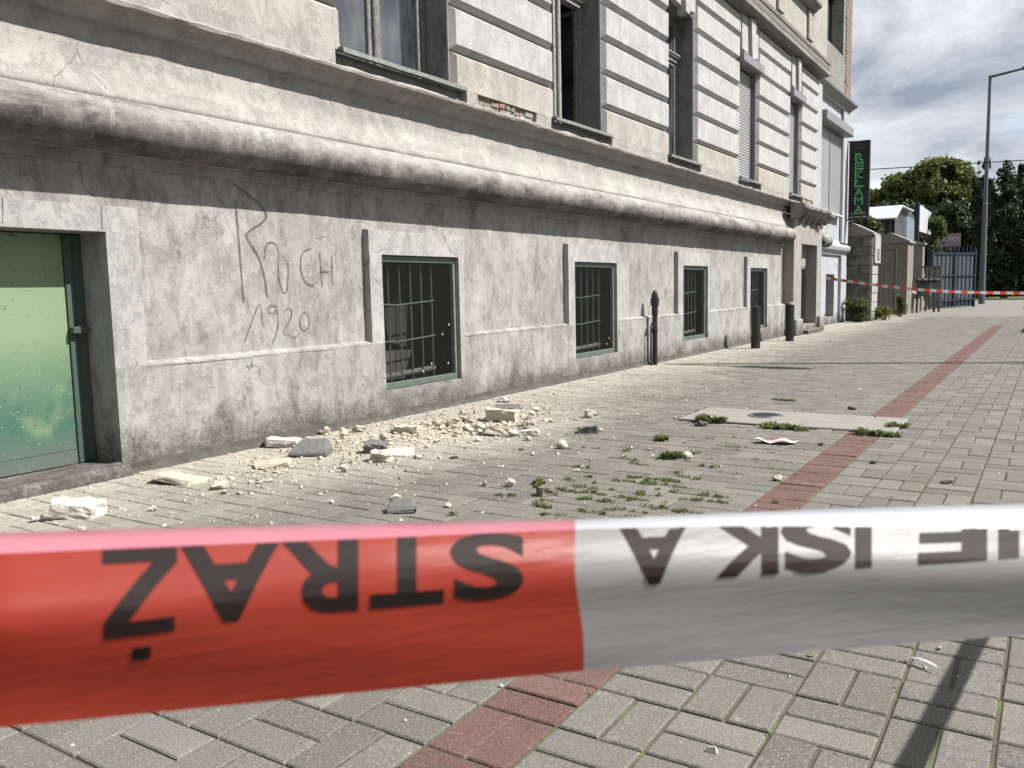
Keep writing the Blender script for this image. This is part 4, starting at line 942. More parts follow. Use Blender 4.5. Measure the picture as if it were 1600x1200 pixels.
# corrugated light screen with blue foot
c0 = WY(1417, 337, 29.0); c1 = WY(1428.5, 344, 30.1); cb0 = WY(1421, 455, 29.0)
o = empty('corrugated_screen', (c0[0], 29, 0), 'pale blue corrugated plastic screen rising behind the beige pillar', 'screen')
n = 24; mm = MB()
for i in range(n + 1):
    t = i / n; X = c0[0] + (c1[0] - c0[0]) * t; Y = 29.0 + 1.1 * t; r = .02 * math.sin(t * 2 * math.pi * 4); mm.v += [(X - r, Y + r, 1.0), (X - r, Y + r, c0[2] + (c1[2] - c0[2]) * t)]
for i in range(n): mm.f.append((2 * i, 2 * i + 2, 2 * i + 3, 2 * i + 1)); mm.m.append(0)
mm.build('sheet', simple('pale_plastic', (.42, .50, .58), .4, 0, .1, 3, 0), o, fix=False)
MB().box(c0[0] - .05, c1[0], 29.0, 29.9, 0, 1.0).build('foot_panel', M['blue'], o)
# blue gate
ga = Vector((-3.62, 33.0, 0)); gb = Vector((-2.52, 35.2, 0)); gd = (gb - ga).normalized(); gn = Vector((gd.y, -gd.x, 0))
o = empty('blue_gate', tuple(ga), 'tall blue steel gate with pickets standing open at the yard entrance', 'gate'); L = (gb - ga).length; GHt = 1.95
def gbox(t0, t1, o0, o1, z0, z1, nm, mt, par):
    m = MB(); P = [ga + gd * t0 + gn * o0, ga + gd * t1 + gn * o0, ga + gd * t1 + gn * o1, ga + gd * t0 + gn * o1]
    m.add([(p.x, p.y, z0) for p in P] + [(p.x, p.y, z1) for p in P], [(0, 3, 2, 1), (4, 5, 6, 7), (0, 1, 5, 4), (1, 2, 6, 5), (2, 3, 7, 6), (3, 0, 4, 7)]); return m.build(nm, mt, par)
gbox(0, L, -.01, .0, .25, GHt - .05, 'sheet', M['gate'], o); gbox(0, L, -.012, .0, .03, .245, 'kick_panel', simple('dark_blue', (.02, .03, .05), .5), o)
for k in range(11):
    t = L * k / 10; gbox(t - .011, t + .011, .003, .022, .05, GHt + .22, 'picket', M['blue'], o)
for z in (.27, 1.12, GHt - .06): gbox(-.02, L + .02, .032, .05, z, z + .045, 'rail', M['blue'], o)
gbox(L, L + .06, -.03, .052, .0, GHt + .12, 'stile', M['blue'], o); gbox(-.08, -.022, -.03, .052, 0, GHt + .1, 'stile', M['blue'], o); gbox(L * .5 - .03, L * .5 + .03, .052, .07, .03, GHt, 'stile', M['blue'], o)
# tree guard of timber stakes, meter box on a post
o = empty('timber_guard', (-3.1, 29.5, 0), 'square timber tree guard of four stakes with a rail on top', 'tree guard')
ps = [G(1446, 486), G(1459, 487), G(1466.5, 487), G(1452, 484)]
for p in ps: MB().box(p[0] - .035, p[0] + .035, p[1] - .035, p[1] + .035, 0, 1.42).build('stake', M['timber'], o)
MB().box(ps[0][0] - .04, ps[2][0] + .04, ps[2][1] - .06, ps[2][1] - .038, 1.36, 1.42).build('rail', M['timber'], o)
p = G(1432, 489); q = WY(1444, 466, p[1] + .3)
o = empty('meter_box', (p[0], p[1], 0), 'small grey metal box on a thin black post with a torn black cover', 'meter box')
MB().tube([(p[0], p[1], 0), (p[0] + .02, p[1], .95)], .03, 8).build('post', M['iron'], o)
MB().box(q[0] - .17, q[0] + .17, p[1] + .2, p[1] + .42, .50, .96).build('cabinet', M['steel'], o, bevel=.01)
m = MB(); 
for k in range(14): 
    t = k / 13; m.v += [(q[0] - .22 + .62 * t, p[1] + .05, 1.0 + .035 * math.sin(k * 1.9)), (q[0] - .22 + .62 * t, p[1] + .45, 1.03 + .03 * math.sin(k * 2.7)), (q[0] - .22 + .62 * t, p[1] + .05, .93 - .05 * abs(math.sin(k * 1.3)))]
for k in range(13): m.f += [(3 * k, 3 * k + 3, 3 * k + 4, 3 * k + 1), (3 * k, 3 * k + 2, 3 * k + 5, 3 * k + 3)]; m.m += [0, 0]
m.build('torn_cover', M['cableblack'], o, fix=False)
# pink ENICE sign further back
EYs = 47.0; a = WY(1462, 386, EYs); b = WY(1501, 364, EYs)
o = empty('roadside_sign', (a[0], EYs, 0), 'pinkish sign with pale letters NICE half hidden by the young tree', 'sign')
MB().box(a[0] - .3, b[0], EYs, EYs + .08, a[2], b[2]).build('board', simple('dusty_pink', (.36, .24, .30), .6, 0, .05, 3, 0), o)
MB().box(a[0] - .3, b[0] + .03, EYs + .0, EYs + .1, a[2] - .08, a[2] - .004).build('frame', M['iron'], o)
for X in (a[0] + .1, b[0] - .1): MB().box(X - .04, X + .04, EYs + .082, EYs + .14, 0, b[2]).build('post', M['iron'], o)
vs, fs = text_mesh('ENICE', 1, .02); xs = [v.x for v in vs]; ys = [v.y for v in vs]; la = WY(1472, 380, EYs)[0]; lb = WY(1499.5, 380, EYs)[0]; lz0 = WY(1490, 376, EYs)[2]; lz1 = WY(1490, 370, EYs)[2]
m = MB(); m.add([(la + (v.x - min(xs)) / (max(xs) - min(xs)) * (lb - la), EYs - .004, lz0 + (v.y - min(ys)) / (max(ys) - min(ys)) * (lz1 - lz0)) for v in vs], fs); m.build('lettering', simple('faded_lilac', (.75, .62, .72), .6, 0, 0, 3, 0), o, fix=False)
# overhead cable
a = Vector((-4.3, 22.3, 3.55)); a = Vector(WY(1357, 262.5, 30)); b = Vector(WY(1640, 242, 36)); m = MB(); pts = []
aa = a + (a - b) * .35; bb = b + (b - a) * 2
for k in range(25):
    t = k / 24; p = aa.lerp(bb, t); p.z -= .5 * (t * (1 - t)); pts.append(p)
m.tube(pts, .016, 5); _cb = simple('matt_black_cable', (.01, .01, .01), 1, 0, 0, 3, 0, 0); prop(m.build('overhead_cable', _cb), 'thin black overhead cable crossing the sky behind the sign', 'cable')
# ------------------------------------------------------------------ vegetation
def leaves(name, blobs, n, size, mt, parent, rnd, aspect=.7, shell=.55, kind='stuff'):
    B_ = np.array([b_[:3] for b_ in blobs]); Rr = np.array([b_[3:6] for b_ in blobs]); wgt = Rr.prod(1) ** (2 / 3); wgt /= wgt.sum()
    idx = rnd.choice(len(blobs), n, p=wgt); d = rnd.normal(size=(n, 3)); d /= np.linalg.norm(d, axis=1)[:, None]
    r = 1 - (1 - shell) * rnd.random(n) ** 1.6; r *= 1 + .14 * rnd.normal(size=n)
    P = B_[idx] + d * Rr[idx] * r[:, None]
    # clumping: keep leaves where a 3-D noise is high so that gaps remain
    keep = np.array([noise.noise(Vector(p) / (size * 9)) + .35 * noise.noise(Vector(p) / (size * 3.2)) > -.12 for p in P]); P = P[keep]; d = d[keep]; n = len(P)
    a = rnd.normal(size=(n, 3)) + d * .5; a /= np.linalg.norm(a, axis=1)[:, None]
    t = rnd.normal(size=(n, 3)); u = np.cross(a, t); u /= np.linalg.norm(u, axis=1)[:, None]; v = np.cross(a, u)
    s = size * (.6 + .8 * rnd.random(n))[:, None]
    V = np.stack([P - u * s - v * s * aspect * .3, P - v * s * aspect, P + u * s, P + v * s * aspect], 1).reshape(-1, 3)
    me = bpy.data.meshes.new(name); me.vertices.add(4 * n); me.vertices.foreach_set('co', V.ravel()); me.loops.add(4 * n); me.loops.foreach_set('vertex_index', np.arange(4 * n, dtype=np.int32))
    me.polygons.add(n); me.polygons.foreach_set('loop_start', np.arange(0, 4 * n, 4, dtype=np.int32)); me.update(); me.validate()
    tv = np.clip(.5 + .28 * rnd.normal(size=n), 0, 1); add_tint(me, np.repeat(tv, 4)); me.materials.append(mt)
    o = bpy.data.objects.new(name, me); sc.collection.objects.link(o); o.parent = parent; o.location = -parent.location; return o
def tree(name, x, y, h, blobs, n, size, mt, lab, trunk=.22, cat='tree', group=None, limbs=6, seed=1, z0t=.35):
    o = empty(name, (x, y, 0), lab, cat, group); rn = random.Random(seed); r2 = np.random.default_rng(seed)
    B2 = [(x + b_[0], y + b_[1], b_[2], b_[3], b_[4], b_[5]) for b_ in blobs]
    m = MB(); m.tube([(x, y, -.1), (x + .1, y, h * z0t * .5), (x - .1, y + .1, h * z0t), (x + .1, y, h * .75)], [trunk, trunk * .8, trunk * .65, trunk * .2], 8)
    for k in range(limbs):
        b_ = B2[k % len(B2)]; st = Vector((x, y, h * (z0t + .25 * rn.random()))); en = Vector((b_[0] + rn.uniform(-.4, .4) * b_[3], b_[1] + rn.uniform(-.4, .4) * b_[4], b_[2] + rn.uniform(0, .6) * b_[5]))
        md = st.lerp(en, .5) + Vector((0, 0, -.1 * h * .5)); m.tube([st, md, en], [trunk * .45, trunk * .28, trunk * .06], 6)
    m.build('trunk', M['bark'], o)
    c = leaves('crown', B2, n, size, mt, o, r2); return o
def rel(u0, u1, v0, v1, Y): 
    a = WY(u0, v0, Y); b = WY(u1, v1, Y); return a, b
# big maple behind the yard: spans px 1360-1520 at 62 m
Yt = 62; cx_ = WY(1455, 300, Yt)[0]; ppm = FPX / (Yt / math.cos(YAW)) * .86
def blob(u, v, ru, rv, Y, cx): 
    p = WY(u, v, Y); q = WY(u + ru, v, Y); r = WY(u, v - rv, Y); return (p[0] - cx, random.uniform(-.5, .5) * abs(q[0] - p[0]), p[2], abs(q[0] - p[0]), abs(q[0] - p[0]), abs(r[2] - p[2]))
bl = [blob(*q, Yt, cx_) for q in ((1470, 268, 38, 20), (1440, 285, 30, 18), (1495, 280, 26, 24), (1405, 290, 28, 16), (1385, 305, 26, 14), (1455, 300, 45, 20), (1500, 310, 22, 22), (1420, 320, 40, 20), (1475, 335, 40, 22), (1365, 320, 22, 16))]
tree('maple_tree', cx_, Yt, 9.5, bl, 46000, .12, M['leaf'], 'broad leafy green maple rising behind the shed and billboard', .35, seed=3, limbs=10)
Yt = 54; cx_ = WY(1420, 360, Yt)[0]
bl = [blob(*q, Yt, cx_) for q in ((1390, 345, 40, 26), (1440, 350, 40, 26), (1485, 350, 30, 30), (1410, 385, 45, 30), (1470, 390, 45, 30), (1510, 370, 20, 30), (1350, 360, 30, 26))]
tree('dark_understorey_tree', cx_, Yt, 5, bl, 36000, .13, M['leafdark'], 'dark shaded tree filling the gap under the maple', .2, seed=4, limbs=4)
# columnar dark trees
for k, (u, vt, w_, Y, lab) in enumerate(((1527, 258, 9, 50, 'slim dark columnar tree left of the lamp pole'), (1541, 252, 13, 52, 'dark columnar tree directly behind the lamp pole'), (1570, 258, 22, 50, 'bulky dark columnar tree right of the lamp pole'), (1594, 262, 14, 54, 'dark columnar tree at the right-hand edge of the photo'), (1625, 300, 24, 50, 'dark tree at the far right beyond the car'))):
    cx_ = WY(u, 400, Y)[0]; bl = []
    v = vt + 9; 
    while v < 450:
        ww = w_ * min(1, .45 + (v - vt) / 90) * random.uniform(.8, 1.2); bl.append(blob(u + random.uniform(-.25, .25) * w_, v, ww, 15, Y, cx_)); v += 11
    h_ = WY(u, vt, Y)[2]; tree('columnar_tree', cx_, Y, h_, bl, 16000, .085, M['leafdark'], lab, .18, group='dark columnar trees beyond the lawn', seed=20 + k, limbs=3, z0t=.2)
# background leaf mass below
o = empty('hedge', (-2, 56, 0), 'dark hedge running behind the blue gate and lamp', 'hedge')
r2 = np.random.default_rng(55); leaves('foliage', [(WY(u, 430, 56)[0], 56 + random.uniform(-1, 1), 1.2, 1.6, 1.0, 1.5) for u in range(1440, 1640, 22)] + [(WY(u, 430, 58)[0], 58, 3.6, 1.8, 1.0, 1.6) for u in range(1440, 1640, 26)], 26000, .12, M['leafdark'], o, r2)
m = MB()
for u in range(1450, 1640, 30):
    p = WY(u, 440, 56); m.tube([(p[0], 56, -.1), (p[0] + .1, 56, 2)], [.08, .04], 6)
m.build('stems', M['bark'], o)
# young tree over the billboard
Yt = 34.5; cx_ = WY(1462, 350, Yt)[0]
bl = [blob(*q, Yt, cx_) for q in ((1470, 335, 10, 14), (1462, 350, 12, 14), (1470, 365, 12, 14), (1460, 378, 9, 14), (1476, 320, 8, 10), (1466, 395, 7, 10))]
tree('young_tree', cx_, Yt, 4.2, bl, 2600, .07, M['leafbush'], 'young light green tree overlapping the billboard', .05, seed=9, limbs=4)
# ivy/tree behind the stone pillar
Yt = 26.0; cx_ = WY(1365, 350, Yt)[0]
bl = [blob(*q, Yt, cx_) for q in ((1360, 352, 16, 10), (1372, 366, 8, 14), (1350, 345, 14, 8))]
tree('shrub_tree', cx_, Yt, 2.6, bl, 1400, .05, M['leafbush'], 'leafy shrub growing behind the stone pillar under the sign', .04, seed=10, limbs=3)
# bushes
def bush(u, v, wpx, hpx, Y, n, sz, mt, lab, seed):
    p = WY(u, v, Y); q = WY(u + wpx / 2, v, Y); r = WY(u, v - hpx, Y); R = abs(q[0] - p[0]); Hh = abs(r[2] - p[2])
    o = empty('bush', (p[0], Y, 0), lab, 'bush', 'weedy bushes along the pillars'); rn = random.Random(seed); bl = []
    for k in range(7): bl.append((p[0] + rn.uniform(-.55, .55) * R, Y + rn.uniform(-.3, .3) * R, Hh * rn.uniform(.25, .72), R * .5, R * .45, Hh * .28))
    bl.append((p[0], Y, Hh * .3, R * .9, R * .6, Hh * .3)); leaves('foliage', bl, n, sz, mt, o, np.random.default_rng(seed), shell=.2)
    m = MB()
    for k in range(9):
        x_ = p[0] + rn.uniform(-.5, .5) * R; m.tube([(p[0] + (x_ - p[0]) * .4, Y, -.02), (x_, Y + rn.uniform(-.2, .2) * R, Hh * rn.uniform(.6, 1.0))], [.008, .003], 5)
    m.build('stems', M['bark'], o)
bush(1338, 503, 42, 58, 22.0, 5200, .022, M['leafbush'], 'tall dark green bush against the stone pillar at the house corner', 31)
bush(1380, 502, 34, 24, 23.2, 1800, .02, M['leafyellow'], 'low yellow-green bush at the foot of the iron gate', 32)
bush(1406, 496, 26, 36, 25.6, 1800, .02, M['leafbush'], 'ragged green bush in front of the beige pillar', 33)
# ------------------------------------------------------------------ cars
def car(x, y, col, lab, heading=1):
    o = empty('parked_car', (x, y, 0), lab, 'car', 'cars parked beyond the pavement')
    body = [(-2.1, .28), (2.1, .28), (2.14, .45), (2.05, .68), (1.35, .82), (1.0, .90), (.35, 1.36), (.1, 1.43), (-1.0, 1.43), (-1.3, 1.36), (-1.85, .93), (-2.08, .86), (-2.14, .5)]
    m = MB(); n = len(body); secs = [(-.86, .93), (-.80, 1.0), (.80, 1.0), (.86, .93)]
    for (s, k) in secs:
        for (a, z) in body:
            tuck = 0 if z < .9 else (z - .9) * .28 * (1 if s > 0 else -1)
            m.v.append((x + s - tuck, y + a * (k if k < 1 else 1), .28 + (z - .28) * (k if k < 1 else 1)))
    for i in range(3):
        for k in range(n): k2 = (k + 1) % n; m.f.append((i * n + k, i * n + k2, (i + 1) * n + k2, (i + 1) * n + k)); m.m.append(0)
    m.f.append(tuple(range(n))); m.f.append(tuple(range(3 * n, 4 * n))); m.m += [0, 0]
    m.build('body', simple('car_paint', col, .25, .2, .03, 3, 0), o, bevel=.03)
    gl = simple('car_glass', (.01, .012, .014), .08, 0, 0, 3, 0)
    for s in (-1, 1):
        X = x + s * .815; m = MB(); m.add([(X + s * .03, y - 1.5, .95), (X + s * .03, y + .78, .95), (X - s * .075, y + .28, 1.33), (X - s * .075, y - 1.15, 1.33)], [(0, 1, 2, 3)]); m.build('side_window', gl, o, fix=False)
    m = MB(); m.add([(x - .66, y - 1.93, .98), (x + .66, y - 1.93, .98), (x + .58, y - 1.36, 1.36), (x - .58, y - 1.36, 1.36)], [(0, 1, 2, 3)]); m.build('rear_window', gl, o, fix=False)
    for s in (-1, 1):
        for a in (-1.3, 1.32):
            w_ = MB(); w_.tube([(x + s * .66, y + a, .31), (x + s * .88, y + a, .31)], .31, 20); t_ = w_.build('wheel', M['cableblack'], o); q = MB(); q.tube([(x + s * .885, y + a, .31), (x + s * .892, y + a, .31)], .19, 14); q.build('rim', M['steel'], o)
        MB().box(x + s * .62 - .12, x + s * .62 + .12, y - 2.13, y - 2.09, .70, .82).build('tail_light', simple('tail_light_red', (.4, .02, .02), .3, 0, 0, 3, 0), o)
    return o
cf = WY(1594, 450, 66.0); car(cf[0] + 0.9, 66.0, (.03, .06, .16), 'blue car parked far off at the right-hand edge')
car(1.32, 19.3, (.25, .26, .27), 'grey parked car just beyond the right edge casting its shadow on the paving')
car(.95, 33.4, (.05, .05, .06), 'black parked car farther up the kerb side casting a shadow')
# ------------------------------------------------------------------ tapes
def tapemat(name, col, rough=.36, trans=.45, tc_=None):
    m, nt, b, out = mat(name); N = NT(nt); P = N.pos(scale=(1, 1, 3))
    c = N.mix(N.ramp(N.noise(P, 9, 3), .35, .7), col, tuple(q * .86 for q in col))
    N.l(c, b.inputs['Base Color']); b.inputs['Roughness'].default_value = rough; b.inputs['Specular IOR Level'].default_value = .28
    t = N.n('ShaderNodeBsdfTranslucent'); t.inputs[0].default_value = (*[q * .6 for q in (tc_ or col)], 1)
    mx = N.n('ShaderNodeMixShader'); mx.inputs[0].default_value = trans; N.l(b.outputs[0], mx.inputs[1]); N.l(t.outputs[0], mx.inputs[2]); N.l(mx.outputs[0], out.inputs[0])
    wv = N.noise(N.pos(scale=(1, 1, 7)), 9, 5, .6, .4); wv2 = N.noise(N.pos(scale=(.6, .6, 16)), 16, 3, .5)
    N.l(N.bump(wv2, .07, .004, N.bump(wv, .14, .010)), b.inputs['Normal']); return m
M['tred'] = tapemat('red_tape', (.58, .08, .055), .40, .45, (.95, .13, .07)); M['twhite'] = tapemat('white_tape', (.58, .58, .60), .40, .5, (.74, .74, .78)); M['tink'] = tapemat('tape_ink', (.025, .015, .015), .6, .05)
M['tink'].node_tree.nodes['Principled BSDF'].inputs['Specular IOR Level'].default_value = .15
xs_ = [-260, -100, 0, 300, 600, 900, 1100, 1300, 1600, 1750, 2000]
top_ = [838, 835, 832, 824, 818, 812, 803, 795, 787, 784, 780]
cre_ = [880, 871, 865, 852, 840, 827, 822, 822, 826, 828, 832]
bot_ = [1161, 1146, 1137, 1108, 1078, 1049, 1033, 1015, 992, 980, 960]
dep_ = [.320, .325, .33, .36, .39, .425, .445, .465, .49, .50, .52]
def dirn(u, v): a = Vector(ray(u, v)); return a / a.dot(cF)
org = Vector((0, 0, CH))
FRAC = [0, .08, .16, .24, .32, .40, .48, .56, .64, .72, .80, .87, .93, .97, 1.0]
def tape_col(u):
    d = np.interp(u, xs_, dep_); t, c, b = np.interp(u, xs_, top_), np.interp(u, xs_, cre_), np.interp(u, xs_, bot_)
    col = []
    for f in FRAC:
        v = b + (c - b) * f
        # gentle relief: lower sheet leans away, belly at two thirds, rolls back at the crease
        dd = d + float(np.interp(f, [0, .12, .35, .62, .70, .82, .93, 1.0], [.007, .0045, -.001, -.0065, -.0055, -.001, .0045, .0085])) + .0012 * math.sin(f * 9 + u * .004)
        col.append(org + dirn(u, v) * dd)
    last = col[-1]; dC = d + .0085
    for s, back in ((.30, .004), (.7, .016), (1.0, .030)):
        col.append(org + dirn(u, c + (t - c) * s) * (dC + back))
    col.append(org + dirn(u, c + (t - c) * .2) * (dC + .036)); return col
US = list(np.arange(-260, 2001, 18.0)); SPLIT = 897
M['tback_red'] = tapemat('red_tape_back', (.95, .36, .46), .3, .25, (.5, .12, .14)); M['tback_white'] = tapemat('white_tape_back', (.92, .95, 1.04), .3, .25, (.5, .5, .5))
NF = len(FRAC)
def lean_u(u, f): return u + (15 * (1 - f) + 3 * math.sin(f * 7) if abs(u - SPLIT) < 1 else 0)
def section(u0, u1, k0, k1):
    us = [u0] + [u for u in US if u0 + 24 < u < u1 - 12] + [u1]; m = MB(); K = None
    for u in us:
        cl = ([tape_col(lean_u(u, FRAC[q_] if q_ < len(FRAC) else 1))[q_] for q_ in range(len(FRAC) + 4)] if u == SPLIT else tape_col(u))[k0:k1]; K = len(cl); m.v += [tuple(p) for p in cl]
    for i in range(len(us) - 1):
        for k in range(K - 1): a = i * K + k; m.f.append((a, a + K, a + K + 1, a + 1)); m.m.append(0)
    return m
tp = empty('barrier_tape', tuple(org + dirn(897, 950) * .42), 'wide red and white barrier tape with upside-down black lettering stretched across the foreground', 'barrier tape')
rs1 = section(-260, SPLIT, 0, NF).build('red_section', M['tred'], tp, smooth=True, fix=False); ws1 = section(SPLIT, 2000, 0, NF).build('white_section', M['twhite'], tp, smooth=True, fix=False)
section(-260, SPLIT, NF - 1, 99).build('folded_edge', M['tback_red'], tp, smooth=True, fix=False); section(SPLIT, 2000, NF - 1, 99).build('folded_edge', M['tback_white'], tp, smooth=True, fix=False)
def tape_pt(u, s, off=.0005):
    """point at picture column u and arc length s (m) from the lower edge"""
    cl = tape_col(u)[:NF]; acc = 0; s = min(s, sum((q_ - p_).length for p_, q_ in zip(cl[:-1], cl[1:])) - .0004)
    for a, b in zip(cl[:-1], cl[1:]):
        L = (b - a).length
        if acc + L >= s or b is cl[-1]:
            t = (s - acc) / L if L else 0; p = a.lerp(b, min(t, 1)); n = (tape_col(u + 8)[3] - cl[3]).normalized().cross((b - a).normalized()); 
            if n.dot(org - p) < 0 : n = -n
            return p + n * off
        acc += L
def tape_over(u, s):
    cl = tape_col(u)[:NF]; return s > sum((q_ - p_).length for p_, q_ in zip(cl[:-1], cl[1:])) + .0004
def tape_letter(ch, u0, u1, bold=.034, dot=False):
    if ch == '\u017b':      # Z with a square dot
        bold = 0; zp = [(0, 0), (.56, 0), (.56, .12), (.18, .12), (.55, .57), (.55, .70), (.02, .70), (.02, .58), (.36, .58), (0, .14)]
        vs = [Vector((a_, b_, 0)) for a_, b_ in zp] + [Vector(q_) for q_ in ((.20, .80, 0), (.34, .80, 0), (.34, .92, 0), (.20, .92, 0))]; fs = [tuple(range(10)), (10, 11, 12, 13)]
    else: vs, fs = text_mesh(ch, 1, bold)
    bm = bmesh.new(); bv = [bm.verts.new(v) for v in vs]
    for f in fs:
        try: bm.faces.new([bv[i] for i in f])
        except ValueError: pass
    bmesh.ops.remove_doubles(bm, verts=bm.verts, dist=1e-5); bmesh.ops.triangulate(bm, faces=bm.faces)
    for _ in range(6):
        le = [e for e in bm.edges if e.calc_length() > .06]
        if not le: break
        bmesh.ops.subdivide_edges(bm, edges=le, cuts=1); bmesh.ops.triangulate(bm, faces=bm.faces)
    dead = []; X = [v.co.x for v in bm.verts]; ymax = .70 + bold; ymin = 0 - bold; a, b = min(X), max(X)
    for v in bm.verts:
        fu = (v.co.x - a) / (b - a); u = u1 + (u0 - u1) * fu                      # turned through 180 degrees
        yt = np.interp(u, [0, 160, 215, 360, 480, 640, 770, 1040, 1130, 1280, 1370, 1490, 1580, 1720], [1010, 999, 993, 973, 962, 949, 938, 913, 904, 895, 889, 882, 875, 868])
        _b, _c = np.interp(u, xs_, bot_), np.interp(u, xs_, cre_); _cl = tape_col(u)[:NF]; _acc = [0.0]
        for p_, q_ in zip(_cl[:-1], _cl[1:]): _acc.append(_acc[-1] + (q_ - p_).length)
        vt = float(np.interp((_b - yt) / (_b - _c), FRAC, _acc)); HL = (_acc[-1] - vt) * .985 if u1 < 900 else .036
        hfrac = (ymax - v.co.y) / (ymax - ymin)                                     # 0 = letter top
        ov = tape_over(u, vt + hfrac * HL)
        if ov: dead.append(v)
        p = tape_pt(u, vt + hfrac * HL); v.co = p
    bmesh.ops.delete(bm, geom=dead, context='VERTS')
    me = bpy.data.meshes.new('lettering'); bm.to_mesh(me); bm.free(); me.materials.append(M['tink']); o = bpy.data.objects.new('lettering', me); sc.collection.objects.link(o); o.parent = tp; o.location = -tp.location
for ch, a, b in (('\u017b', 160, 277), ('A', 283, 437), ('R', 440, 560), ('T', 578, 693), ('S', 703, 818), ('A', 965, 1077), ('K', 1105, 1216), ('S', 1220, 1330), ('J', 1336, 1384), ('E', 1432, 1542), ('I', 1560, 1592), ('M', 1605, 1720)): tape_letter(ch, a, b)
# far tape, from the end window out to the right
fa_, fb_ = Vector(WX(1289, 434, -4.47)), Vector((3.9, 20.0, .86))
pe = Vector(WY(1600, 458, 20.9)); n = 60; far = empty('barrier_tape', tuple(fa_), 'narrow red and white barrier tape stretched from the last window across the pavement', 'barrier tape')
fdir = (pe - fa_); tot = 1.9; secs = {0: MB(), 1: MB()}
ns = 62
for k in range(ns):
    t0, t1 = k / ns * tot, (k + 1) / ns * tot
    def fp(t): 
        p = fa_ + fdir * t; p.z -= .10 * math.sin(min(t, 1) * math.pi); return p
    a, b = fp(t0), fp(t1); tw0, tw1 = .34 * math.sin(t0 * 6), .34 * math.sin(t1 * 6); h = .032
    up0, up1 = Vector((0, math.sin(tw0), math.cos(tw0))) * h, Vector((0, math.sin(tw1), math.cos(tw1))) * h
    q = MB().add([a - up0, b - up1, b + up1, a + up0], [(0, 1, 2, 3)]); q.build('red_section' if k % 2 else 'white_section', M['tred'] if k % 2 else M['twhite'], far, fix=False)
# unseen tape strand and stake added right of camera to cast the paving shadow
o = empty('unseen_stake', (.52, 1.15, 0), 'unseen thin stake added right of the camera for the shadow-casting tape', 'stake')
MB().box(.50, .54, 1.13, 1.17, 0, 1.0).build('post', M['timber'], o)
m = MB(); s0 = G(1420, 1200); s1 = G(1525, 1000); hh = .78; off = Vector((SD.x / SD.z * hh, SD.y / SD.z * hh, hh)); a = Vector(s0) + off; b = Vector(s1) + off; dv = (b - a).normalized()
a2 = a - dv * .55; b2 = b + dv * 1.2; up = Vector((0, 0, .034)); m.add([a2 - up, b2 - up, b2 + up, a2 + up], [(0, 1, 2, 3)])
prop(m.build('barrier_tape', M['twhite'], fix=False), 'unseen length of barrier tape added off to the right to cast a shadow across the paving', 'barrier tape')
# ------------------------------------------------------------------ rubble
def rock(name, px_, py_, wpx, hpx, mt, lab, seed, flat=None, cat='rubble piece', z=0, shape='rock', rot=None, depth=None, group='rubble fallen on the pavement'):
    c = G(px_, py_, z); d = math.hypot(c[0], c[1]); s = d / FPX * 1.02; w = wpx * s; h = hpx * s * (.86 if flat is None else flat); rn = random.Random(seed)
    D = w * (.7 if depth is None else depth); m = MB(); bm = bmesh.new()
    if shape == 'slab':
        pts = [(sx * .5 + rn.uniform(-.08, .08), sy * .5 + rn.uniform(-.1, .1), sz) for sx in (-1, 1) for sy in (-1, 1) for sz in (0, 1)] + [(rn.uniform(-.5, .5), .5 * sy, sz) for sy in (-1, 1) for sz in (0, .95)] + [(.56 * sx, rn.uniform(-.2, .2), sz) for sx in (-1, 1) for sz in (0.05, .98)]
    elif shape == 'mould':
        pts = [(sx * .5 - .16 * sx * (q[1] > .6), q[0], q[1]) for sx in (-1, 1) for q in ((-.5, 0), (.5, 0), (-.52, .25), (-.40, .45), (-.05, .55), (.2, .95), (.5, .95))]
    else:
        pts = []
        for k in range(26):
            v = Vector((rn.gauss(0, 1), rn.gauss(0, 1), rn.gauss(0, 1))).normalized() * rn.uniform(.82, 1.05); pts.append((v.x * .5, v.y * .5, max(0.0, .5 + v.z * .55)))
    vs = [bm.verts.new((p[0] * w, p[1] * D, p[2] * h)) for p in pts]
    ret = bmesh.ops.convex_hull(bm, input=vs); bmesh.ops.delete(bm, geom=[g_ for g_ in ret['geom_interior'] if isinstance(g_, bmesh.types.BMVert)], context='VERTS')
    if shape != 'mould':
        bmesh.ops.subdivide_edges(bm, edges=bm.edges[:], cuts=3 if shape == 'rock' else 4, use_grid_fill=True); sc_ = 1 / max(w, .02)
        for v in bm.verts:
            q = v.co * sc_; v.co += v.normal * (noise.noise(q * 3 + Vector((seed, 0, 0))) * .13 + noise.noise(q * 8 + Vector((seed, 0, 0))) * .07) * min(w, h * 2.0)
            if v.co.z < 0: v.co.z = 0
    else: bmesh.ops.bevel(bm, geom=bm.edges[:], offset=.006, segments=1, affect='EDGES')
    me = bpy.data.meshes.new(name); bmesh.ops.recalc_face_normals(bm, faces=bm.faces); bm.to_mesh(me); bm.free(); me.materials.append(M[mt])
    o = bpy.data.objects.new(name, me); sc.collection.objects.link(o); o.location = (c[0], c[1], z - .002); tl = 0 if shape == 'mould' else .16
    o.rotation_euler = (rn.uniform(-tl, tl), rn.uniform(-tl, tl), YAW * .9 + (rn.uniform(-.35, .35) if rot is None else rot))
    return prop(o, lab, cat, group)
